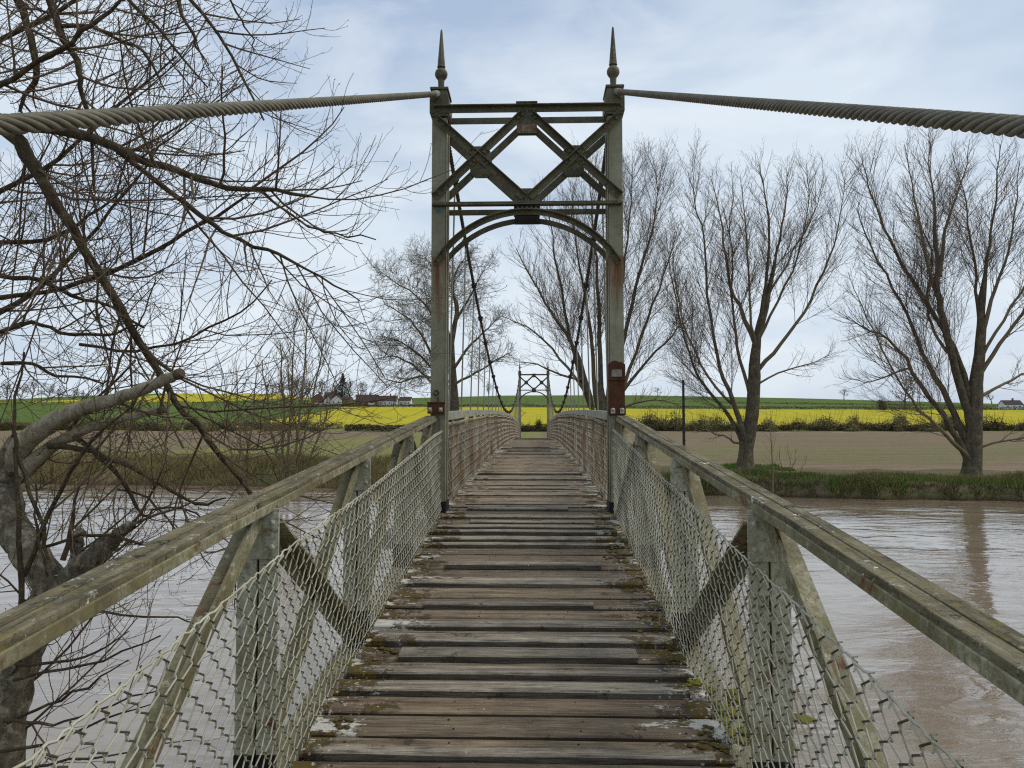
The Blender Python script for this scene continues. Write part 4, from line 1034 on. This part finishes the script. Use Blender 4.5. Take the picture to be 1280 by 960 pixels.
# ------------------------------------------------------------------ houses
M['brick'] = simple('red_brick', (0.20, 0.085, 0.055), (0.14, 0.07, 0.05), 2)
M['roof_dark'] = simple('dark_roof', (0.045, 0.032, 0.03), (0.07, 0.05, 0.045), 1)
M['roof_red'] = simple('red_roof', (0.10, 0.06, 0.05), (0.07, 0.045, 0.04), 1)
M['white'] = simple('white_render', (0.75, 0.74, 0.7), (0.62, 0.61, 0.57), .5)
M['glass'] = simple('dark_glass', (0.02, 0.025, 0.03), (0.04, 0.045, 0.05), 1, .15, spec=.5)
def house(u0, u1, veave, vridge, y, wall, roof, label, gable=False, depth=8, name='house', base_v=None, chim=True, wins=3, group='houses beyond the yellow field', cat='house', front=None):
    x0, x1 = xat(u0, y), xat(u1, y); xc = (x0 + x1) / 2; zb = H(xc, y) - .3; f = lambda v: 4 + (532 - v) * y / 960
    ze, zr = f(veave), f(vridge); root = tag(empty(name, (xc, y, zb)), label, cat, group); w = x1 - x0
    b = MB(); h = ze - zb; hr = zr - zb
    if gable: b.prism([(-w / 2, 0, 0), (w / 2, 0, 0), (w / 2, 0, h), (0, 0, hr - .15), (-w / 2, 0, h)], (0, depth, 0))
    else: b.prism([(-w / 2, 0, 0), (-w / 2, depth, 0), (-w / 2, depth, h), (-w / 2, depth / 2, hr - .15), (-w / 2, 0, h)], (w, 0, 0))
    if front: b.box((0, -.04, h * .23), (w - .05, .1, h * .46), mi=1)
    b.build('wall', [wall, M['white']], root)
    b = MB(); o = .35
    if gable:
        for s in (-1, 1): b.prism([(s * (w / 2 + o), -o, h - o * (hr - h) / (w / 2)), (0, -o, hr), (0, -o, hr + .2), (s * (w / 2 + o), -o, h - o * (hr - h) / (w / 2) + .2)], (0, depth + 2 * o, 0))
    else:
        sl = (hr - h) / (depth / 2)
        for s in (0, 1):
            ya = -o if s == 0 else depth + o
            b.prism([(-w / 2 - o, ya, h - o * sl), (-w / 2 - o, depth / 2, hr), (-w / 2 - o, depth / 2, hr + .2), (-w / 2 - o, ya, h - o * sl + .2)], (w + 2 * o, 0, 0))
    ro = b.build('roof', roof, root)
    if chim:
        b = MB(); b.box((w * .12, depth / 2, hr + .6), (.9, .9, 1.8)); b.box((w * .12, depth / 2, hr + 1.55), (1.05, 1.05, .15)); b.build('chimney', M['brick'], ro)
    for i in range(wins):
        b = MB(); xx = (i + .5) / wins * w - w / 2; b.box((xx, -.06 if not front else -.13, h * .62), (1.1, .08, 1.2)); wn = b.build('window', M['white'], root)
        b = MB(); b.box((xx, -.11 if not front else -.18, h * .62), (.9, .04, 1.0)); b.build('pane', M['glass'], wn)
    return root
house(389, 403, 498, 492.5, 526, M['brick'], M['roof_dark'], 'brick gabled house with a white ground floor, leftmost of the row', True, base_v=504, front=True, wins=1)
house(404.5, 413, 499, 494.5, 526, M['white'], M['roof_dark'], 'narrow white gabled house beside the brick gable', True, wins=1, chim=False)
house(414, 426.5, 499, 494, 528, M['white'], M['roof_dark'], 'wider white gabled house next to the dark barn', True, wins=2, chim=False)
house(405, 424, 494.5, 490, 542, M['brick'], M['roof_red'], 'red-roofed house standing above and behind the two white gables', False, wins=3)
house(427, 437, 499, 495.5, 530, M['hedge_olive'], M['roof_dark'], 'dull brown barn between the white gables and the long brick house', False, wins=0, chim=False, cat='barn', name='barn')
house(444.5, 471, 501, 493, 528, M['brick'], M['roof_dark'], 'long brick house with a big dark roof and chimney', False, wins=4)
house(473, 495, 500.5, 494.5, 533, M['white'], M['roof_dark'], 'low white-walled house with a dark roof half hidden by the gnarled tree', False, wins=4)
house(499, 513, 500.5, 496, 526, M['white'], M['roof_dark'], 'white-walled house at the right end of the row near the tower', False, wins=3, chim=False)
house(1256, 1279, 506, 501, 560, M['white'], M['roof_dark'], 'lone white house at the right edge beyond the yellow field', False, wins=3, group=None)
b = MB(); 
def van(u, y, label):
    x = xat(u, y); z = H(x, y); root = tag(empty('van', (x, y, z)), label, 'van', 'white vans by the houses')
    b = MB(); b.prism([(-2.4, -.9, .35), (2.4, -.9, .35), (2.4, -.9, 1.2), (1.7, -.9, 1.35), (1.2, -.9, 2.15), (-2.4, -.9, 2.2)], (0, 1.8, 0)); b.build('body', M['white'], root, bevel=.05)
    b = MB(); b.prism([(1.25, -.92, 1.4), (1.7, -.92, 1.4), (1.25, -.92, 2.0), (.5, -.92, 2.0), (.5, -.92, 1.4)][::-1], (0, 1.84, 0)); b.build('window', M['glass'], root)
    for sx in (-1.5, 1.5):
        b = MB(); b.tube([(sx, -.95, .35), (sx, .95, .35)], .35, 12); b.build('wheel', M['black'], root)
van(465, 524, 'white van parked before the long brick house'); van(515, 523, 'white van parked at the right end of the house row')

# ------------------------------------------------------------------ foreground willow
def foreground_tree():
    rg = random.Random(99); T = {k: Tubes() for k in ('trunk', 'limb', 'cut', 'branch', 'twig')}
    def pth(pts): return [at(u, v, d) for u, v, d, w in pts], [w * .77 * d / 960 / 2 for u, v, d, w in pts]
    q = [dict(seg=8, jit=.07, trop=Vector((.15, 0, .3)), dens=6.0, ang=R(48), ratio=.55, start=.2, bin=0, sides=5, lmax=1.7, lmin=.5, rmax=.009),
         dict(seg=6, jit=.08, trop=Vector((.1, 0, .5)), dens=10.5, ang=R(46), ratio=.5, start=.12, bin=0, sides=4, rmin=.0027, tip=.35, lmax=1.0, lmin=.25, rmax=.004),
         dict(seg=5, jit=.10, trop=Vector((.05, 0, .5)), dens=7, ang=R(44), ratio=.5, start=.15, bin=1, sides=3, rmin=.0016, tip=.5, lmin=.12),
         dict(seg=3, jit=.13, trop=UP * .3, dens=2, ang=R(40), ratio=.5, start=.2, bin=1, sides=3, rmin=.0012, tip=.7)]
    TT = [T['branch'], T['twig']]
    def limb(pts, kind='limb', sides=9, spr=1.0, start=.15, wob=.008, lvl=0):
        P, r = pth(pts); P = limb_path(P, rg, wob, (0, .14, .28, .42, .56, .7, .85) if kind in ('trunk', 'cut') else (0, .33, .67)); r = path_radii(r, len(P)); T[kind].addr(P, r, sides)
        if spr: sprout(TT, P, r[0], r[-1], plen(P), lvl, q, rg, start=start, dens=q[lvl]['dens'] * spr)
    # trunk, forks and stubs
    limb([(-25, 1250, 4.7, 90), (-10, 1060, 4.65, 76), (5, 930, 4.6, 60), (22, 840, 4.55, 54), (50, 770, 4.5, 58), (72, 735, 4.5, 66)], 'trunk', 26, .6, .3, .006)
    limb([(75, 745, 4.5, 50), (45, 700, 4.5, 54), (15, 655, 4.6, 50), (2, 610, 4.7, 48), (10, 575, 4.7, 44), (30, 555, 4.7, 38)], 'trunk', 26, .3, .2, .006)
    limb([(72, 745, 4.5, 46), (98, 715, 4.45, 40), (125, 690, 4.4, 34), (150, 668, 4.35, 20), (165, 655, 4.3, 9), (172, 650, 4.3, 1)], 'trunk', 22, .6, .3, .008)
    limb([(88, 720, 4.45, 22), (97, 690, 4.45, 20), (100, 666, 4.45, 14), (101, 655, 4.45, 1)], 'trunk', 9, .3, .3, .006)
    limb([(5, 610, 4.7, 46), (-60, 520, 4.9, 58), (-115, 380, 5.0, 58), (-150, 200, 5.1, 54), (-140, 60, 5.1, 48), (-90, -160, 5.1, 36), (-40, -420, 5.0, 20)], 'trunk', 12, .8, .1, .01)
    # pale cut limbs
    limb([(8, 585, 4.7, 38), (40, 545, 4.65, 34), (90, 515, 4.55, 27), (140, 500, 4.45, 22), (185, 484, 4.35, 19), (227, 466, 4.25, 16)], 'cut', 12, .3, .15, .003)
    limb([(25, 592, 4.7, 30), (62, 560, 4.7, 20), (110, 536, 4.6, 15), (160, 522, 4.5, 12), (205, 512, 4.4, 10)], 'cut', 10, .3, .2, .003)
    # dark limbs read from the photo
    L = [
     [(-140, 160, 5.0, 44), (-60, 140, 5.0, 34), (0, 152, 5.0, 27), (32, 192, 5.0, 23), (62, 242, 5.0, 18), (105, 312, 5.05, 15), (150, 385, 5.1, 14), (188, 448, 5.15, 12), (218, 500, 5.2, 10), (258, 548, 5.2, 10), (292, 590, 5.25, 7), (335, 645, 5.3, 4)],
     [(0, 150, 5.0, 22), (60, 160, 4.95, 20), (110, 172, 4.9, 17), (160, 192, 4.8, 14), (210, 210, 4.7, 12), (262, 228, 4.6, 10), (325, 236, 4.5, 8), (385, 245, 4.4, 5)],
     [(140, 182, 4.9, 11), (190, 222, 4.9, 10), (250, 268, 4.85, 9), (300, 300, 4.8, 7), (350, 318, 4.75, 6), (400, 345, 4.7, 4), (450, 376, 4.6, 2)],
     [(325, 237, 4.5, 6), (350, 258, 4.5, 5), (385, 282, 4.5, 4), (420, 292, 4.5, 3), (470, 300, 4.5, 2)],
     [(0, 372, 5.4, 9), (60, 365, 5.4, 8), (125, 346, 5.4, 8), (195, 312, 5.3, 7), (250, 280, 5.2, 6), (312, 242, 5.1, 4)],
     [(0, 345, 5.5, 9), (50, 350, 5.5, 8), (90, 370, 5.5, 7), (140, 384, 5.5, 5), (180, 410, 5.4, 4)],
     [(0, 303, 5.6, 8), (60, 300, 5.6, 7), (110, 270, 5.5, 5), (150, 240, 5.4, 3)],
     [(0, 415, 5.0, 8), (40, 402, 5.0, 7), (75, 415, 5.0, 6), (130, 420, 5.0, 5), (175, 405, 5.0, 3)],
     [(0, 455, 5.0, 7), (40, 455, 5.0, 6), (70, 470, 5.0, 5), (130, 480, 4.9, 3)],
     [(-100, -80, 5.0, 30), (-20, -40, 5.0, 20), (22, 0, 5.0, 14), (38, 45, 5.0, 12), (45, 95, 5.0, 10), (30, 120, 5.0, 7), (25, 140, 5.0, 5)],
     [(40, -60, 5.0, 16), (62, 0, 5.0, 13), (80, 50, 5.0, 12), (98, 85, 5.0, 10), (100, 110, 5.0, 8), (115, 170, 5.1, 6), (118, 240, 5.1, 4)],
     [(-40, 140, 4.3, 12), (0, 106, 4.3, 10), (50, 76, 4.25, 9), (90, 54, 4.2, 8), (125, 24, 4.2, 7), (170, -5, 4.2, 5), (240, -40, 4.2, 3)],
     [(80, 34, 5.0, 8), (115, 34, 5.0, 7), (145, 48, 5.0, 6), (178, 64, 5.0, 5), (195, 90, 5.0, 4), (206, 112, 5.0, 2)],
     [(200, -50, 4.6, 8), (222, 0, 4.6, 7), (240, 40, 4.6, 5), (246, 60, 4.6, 4), (260, 82, 4.6, 2)],
     [(275, -30, 4.5, 4), (295, 15, 4.5, 3.5), (310, 40, 4.5, 3), (318, 65, 4.5, 2)],
     [(10, 165, 5.1, 18), (35, 190, 5.1, 16), (50, 215, 5.1, 9), (56, 218, 5.1, 6)],
     [(60, 560, 4.6, 11), (105, 562, 4.6, 9), (142, 574, 4.6, 8), (187, 596, 4.6, 7), (244, 630, 4.6, 5), (282, 622, 4.6, 3)],
     [(94, 546, 4.6, 9), (125, 572, 4.6, 8), (156, 606, 4.6, 7), (180, 646, 4.6, 4)],
     [(180, 645, 4.6, 4), (200, 636, 4.6, 4), (245, 642, 4.6, 3), (300, 690, 4.6, 1.5)],
     [(145, 612, 4.7, 4), (185, 622, 4.7, 4), (210, 650, 4.7, 3), (225, 672, 4.7, 2)],
     [(50, 685, 4.4, 6), (100, 668, 4.35, 5.5), (150, 672, 4.3, 5), (185, 690, 4.3, 4), (195, 710, 4.3, 2.5)],
     [(60, 700, 4.3, 5), (48, 640, 4.3, 6), (20, 570, 4.3, 7), (18, 520, 4.3, 5), (30, 440, 4.3, 3)],
     [(25, 770, 4.3, 8), (24, 700, 4.25, 9), (20, 620, 4.25, 7), (18, 560, 4.3, 5)],
     [(80, 700, 4.2, 9), (90, 650, 4.2, 6), (99, 608, 4.2, 3.5)],
     [(58, 720, 4.2, 4), (48, 660, 4.2, 4), (45, 605, 4.2, 3)],
     [(30, 720, 4.3, 8), (60, 640, 4.3, 7), (100, 570, 4.25, 6), (150, 520, 4.2, 4), (185, 480, 4.2, 2)],
     [(0, 790, 4.3, 5), (60, 770, 4.3, 4), (130, 765, 4.3, 4), (200, 772, 4.2, 3), (250, 780, 4.2, 2)],
     [(20, 830, 4.4, 6), (70, 828, 4.3, 5), (120, 815, 4.2, 4), (160, 790, 4.2, 2)],
     [(15, 850, 4.4, 6), (60, 840, 4.3, 5), (130, 825, 4.2, 4), (200, 795, 4.1, 2.5)],
     [(10, 905, 4.4, 6), (60, 880, 4.3, 5), (110, 860, 4.2, 4), (160, 825, 4.1, 2)],
     [(5, 900, 4.4, 7), (50, 905, 4.2, 5), (100, 895, 4.1, 4), (165, 870, 4.0, 3), (250, 850, 3.9, 1.5)],
     [(0, 940, 4.4, 6), (60, 930, 4.2, 5), (130, 900, 4.1, 4), (190, 880, 4.0, 2)],
     [(-5, 970, 4.4, 6), (60, 955, 4.2, 5), (140, 945, 4.1, 3), (240, 925, 4.0, 1.5)],
     [(0, 870, 4.5, 5), (30, 815, 4.4, 4), (55, 790, 4.4, 3)],
     [(228, 560, 5.0, 3), (190, 480, 5.2, 3), (150, 400, 5.3, 2.5), (130, 330, 5.3, 2)],
     [(125, 505, 4.9, 5), (145, 465, 5.0, 4), (170, 410, 5.1, 3), (195, 350, 5.1, 2)],
     [(215, 490, 5.0, 3), (250, 520, 5.0, 3), (330, 560, 5.0, 2.5), (350, 605, 5.0, 1.5)],
     [(100, 430, 5.6, 6), (170, 440, 5.6, 5), (240, 420, 5.5, 4), (300, 390, 5.4, 3), (340, 350, 5.3, 2)],
     [(-60, 420, 6.2, 14), (20, 380, 6.2, 9), (80, 330, 6.2, 7), (140, 260, 6.1, 5), (200, 180, 6.0, 3)],
     [(-80, 300, 6.2, 14), (0, 240, 6.2, 9), (70, 200, 6.2, 7), (150, 130, 6.1, 5), (220, 70, 6.0, 3)],
     [(-100, 120, 6.4, 14), (0, 50, 6.4, 9), (80, 10, 6.4, 7), (160, -50, 6.3, 4)],
     [(100, -60, 5.6, 10), (160, 0, 5.6, 7), (210, 50, 5.6, 5), (260, 110, 5.6, 3)],
     [(150, -80, 5.9, 10), (230, -10, 5.9, 7), (290, 70, 5.9, 5), (330, 150, 5.8, 3)],
     [(-50, 640, 6.0, 9), (30, 600, 6.0, 7), (100, 520, 5.9, 5), (170, 450, 5.8, 3)],
    ]
    for i, l in enumerate(L):
        big = max(w for *_, w in l) > 13
        low = sum(p[1] for p in l) / len(l) > 520
        limb(l, 'limb', 9 if big else 6, spr=(1.0 if i in (0, 1, 2) or l[0][3] > 8 else .75) * (.34 if low else 1.0), start=.1 if i > 3 else .25, lvl=0 if l[0][3] >= 7 or i > 36 else 1)
    base = at(-25, 1250, 4.7)
    root = tag(empty('willow_tree', base), 'leaning riverside willow with sawn pale limbs and tangled bare twigs, beside the left handrail', 'tree')
    for nm, k, m in (('trunk', 'trunk', 'bark_near'), ('limbs', 'limb', 'bark_limb'), ('sawn_limbs', 'cut', 'bark_pale'), ('branches', 'branch', 'twig_near'), ('crown', 'twig', 'twig_near')):
        V, F = T[k].arrays()
        if k in ('trunk', 'cut', 'limb'):
            a = {'trunk': .020, 'cut': .006, 'limb': .004}[k]
            for i in range(len(V)):
                p = Vector(V[i]); V[i] += np.array(mnoise.noise_vector(p * 9)) * a + np.array(mnoise.noise_vector(p * 26)) * a * .5
        np_mesh(nm, V - np.array(tuple(base)), F, M[m], root)
    # buds at twig ends
    V = []; 
    for (n, k), lst in T['twig'].g.items():
        for pts, r0, r1 in lst:
            for p in ([pts[-1]] if rg.random() < .55 else []): V.append(p)
    n = len(V); A = np.zeros((n * 4, 3))
    for i, p in enumerate(V):
        a = (unit(rg) + UP * .6).normalized(); c = a.orthogonal().normalized(); s = rg.uniform(.006, .011)
        A[i * 4] = p; A[i * 4 + 1] = p + a * s + c * s * .35; A[i * 4 + 2] = p + a * s * 2; A[i * 4 + 3] = p + a * s - c * s * .35
    np_mesh('buds', A - np.array(tuple(base)), np.arange(n * 4).reshape(n, 4), M['bud'], root, smooth=False)
    # sawn ends
    for (u, v, d, w, un, vn) in ((227, 466, 4.25, 17, 190, 482), (205, 512, 4.4, 10, 170, 520)):
        p = at(u, v, d); pn = at(un, vn, d + .06); t = (p - pn).normalized(); b = MB(); rr = w * .77 * d / 960 / 2 * 1.03
        b.tube([p - t * .04, p - t * .015, p + t * .004], [rr, rr * 1.05, rr * .85], 11); o = b.build('sawn_end', M['cut_wood'], root, (0, 0, 0)); o.location = -base
    print('willow tubes', {k: sum(len(x) for x in t.g.values()) for k, t in T.items()})
foreground_tree()

# ------------------------------------------------------------------ moss (stuff)
def moss():
    rg = random.Random(17)
    for nm, mat, label, spots in (
        ('moss', M['moss'], 'dark brown-green moss cushions along both edges of the plank deck', [(s * rg.uniform(.66, .86), rg.uniform(1.8, 9.5), rg.uniform(.012, .03)) for s in (-1, 1) for _ in range(44)]),
        ('moss', M['moss_bright'], 'yellow-green moss tufts at the nearest deck edges and truss feet', [(-.83, 2.72, .07), (-.86, 2.62, .08), (.99, 3.45, .09), (1.02, 3.6, .11), (.98, 3.75, .08), (.84, 3.7, .03), (-.85, 3.9, .03), (1.0, 5.2, .06), (-1.0, 5.0, .05)])):
        V = []; F = []
        for x, y, r in spots:
            for _ in range(9):
                dx, dy = rg.gauss(0, r * 1.1), rg.gauss(0, r * .8); rr = r * rg.uniform(.25, .7); z0 = zd(y + dy) - (.085 if abs(x) > .9 else -.002); n0 = len(V); ns, nr = 9, 4
                for j in range(nr + 1):
                    for k in range(ns):
                        a = 2 * math.pi * k / ns; f = math.cos(j / nr * 1.5); w = rr * f * (1 + .5 * mnoise.noise(Vector((x * 40 + math.cos(a) * 2, y * 40 + math.sin(a) * 2, j))))
                        V.append((x + dx + w * math.cos(a), y + dy + w * math.sin(a), z0 + rr * .42 * math.sin(j / nr * 1.5)))
                for j in range(nr):
                    for k in range(ns): F.append((n0 + j * ns + k, n0 + j * ns + (k + 1) % ns, n0 + (j + 1) * ns + (k + 1) % ns, n0 + (j + 1) * ns + k))
        o = np_mesh(nm, np.array(V), np.array(F), mat); tag(o, label, 'moss', kind='stuff')
moss()

# ------------------------------------------------------------------ sky and light
w = bpy.data.worlds.new('World'); sc.world = w; w.use_nodes = True; nt = w.node_tree; bg = nt.nodes['Background']
SUN_EL, SUN_ROT = R(54), R(88)
sky = nt.nodes.new('ShaderNodeTexSky'); sky.sky_type = 'NISHITA'; sky.sun_disc = False; sky.sun_elevation = SUN_EL; sky.sun_rotation = SUN_ROT; sky.air_density = 1.2; sky.dust_density = 1.5
tc = nt.nodes.new('ShaderNodeTexCoord'); mp = nt.nodes.new('ShaderNodeMapping'); mp.inputs['Scale'].default_value = (1.0, 1.0, 2.6); mp.inputs['Rotation'].default_value = (R(8), R(12), 0)
nt.links.new(tc.outputs['Generated'], mp.inputs['Vector'])
def wn(scale, det, ro, dist):
    x = nt.nodes.new('ShaderNodeTexNoise'); x.inputs['Scale'].default_value = scale; x.inputs['Detail'].default_value = det; x.inputs['Roughness'].default_value = ro; x.inputs['Distortion'].default_value = dist
    nt.links.new(mp.outputs[0], x.inputs['Vector']); return x.outputs['Fac']
def wr(f, a, b_, c=0, d=1):
    x = nt.nodes.new('ShaderNodeMapRange'); x.clamp = True
    for i, q in enumerate((a, b_, c, d)): x.inputs[i + 1].default_value = q
    nt.links.new(f, x.inputs[0]); return x.outputs[0]
def wm(f, a, b_):
    x = nt.nodes.new('ShaderNodeMix'); x.data_type = 'RGBA'
    for i, q in ((0, f), (6, a), (7, b_)):
        if isinstance(q, float): x.inputs[i].default_value = q
        elif isinstance(q, tuple): x.inputs[i].default_value = (*q, 1)
        else: nt.links.new(q, x.inputs[i])
    return x.outputs[2]
STR = 0.1
def cl(r, g, b_): return (r / STR, g / STR, b_ / STR)
cloud = wm(wr(wn(1.7, 5, .52, .3), .40, .60), cl(.385, .485, .645), cl(.63, .715, .80))
cloud = wm(wr(wn(4.2, 6, .58, .5), .46, .72, 0, .5), cloud, cl(.84, .875, .90))
sp = nt.nodes.new('ShaderNodeSeparateXYZ'); nt.links.new(tc.outputs['Generated'], sp.inputs[0])
cloud = wm(wr(sp.outputs[2], .0, .25, .30, 0), cloud, cl(.74, .80, .85))
final = wm(wr(wn(1.6, 6, .55, .4), .3, .6, .84, .96), sky.outputs[0], cloud)
nt.links.new(final, bg.inputs['Color']); bg.inputs['Strength'].default_value = STR
sd = bpy.data.lights.new('sun', 'SUN'); so = bpy.data.objects.new('sun', sd); col.objects.link(so)
sd.energy = 1.5; sd.angle = R(25); sd.color = (1, .93, .82)
# sun_rotation is measured clockwise from +Y seen from above
sdir = Vector((math.sin(SUN_ROT) * math.cos(SUN_EL), math.cos(SUN_ROT) * math.cos(SUN_EL), math.sin(SUN_EL)))
so.rotation_euler = sdir.to_track_quat('Z', 'Y').to_euler(); so.location = (0, -20, 40)

vs = sc.view_settings; sc.display_settings.display_device = 'sRGB'; vs.view_transform = 'Standard'; vs.look = 'None'; vs.exposure = 0.2; vs.gamma = 1; vs.use_curve_mapping = False
sc.render.engine = 'CYCLES'; sc.cycles.max_bounces = 5; sc.cycles.diffuse_bounces = 2; sc.cycles.glossy_bounces = 2; sc.cycles.use_denoising = False
sc.cycles.filter_width = 1.2
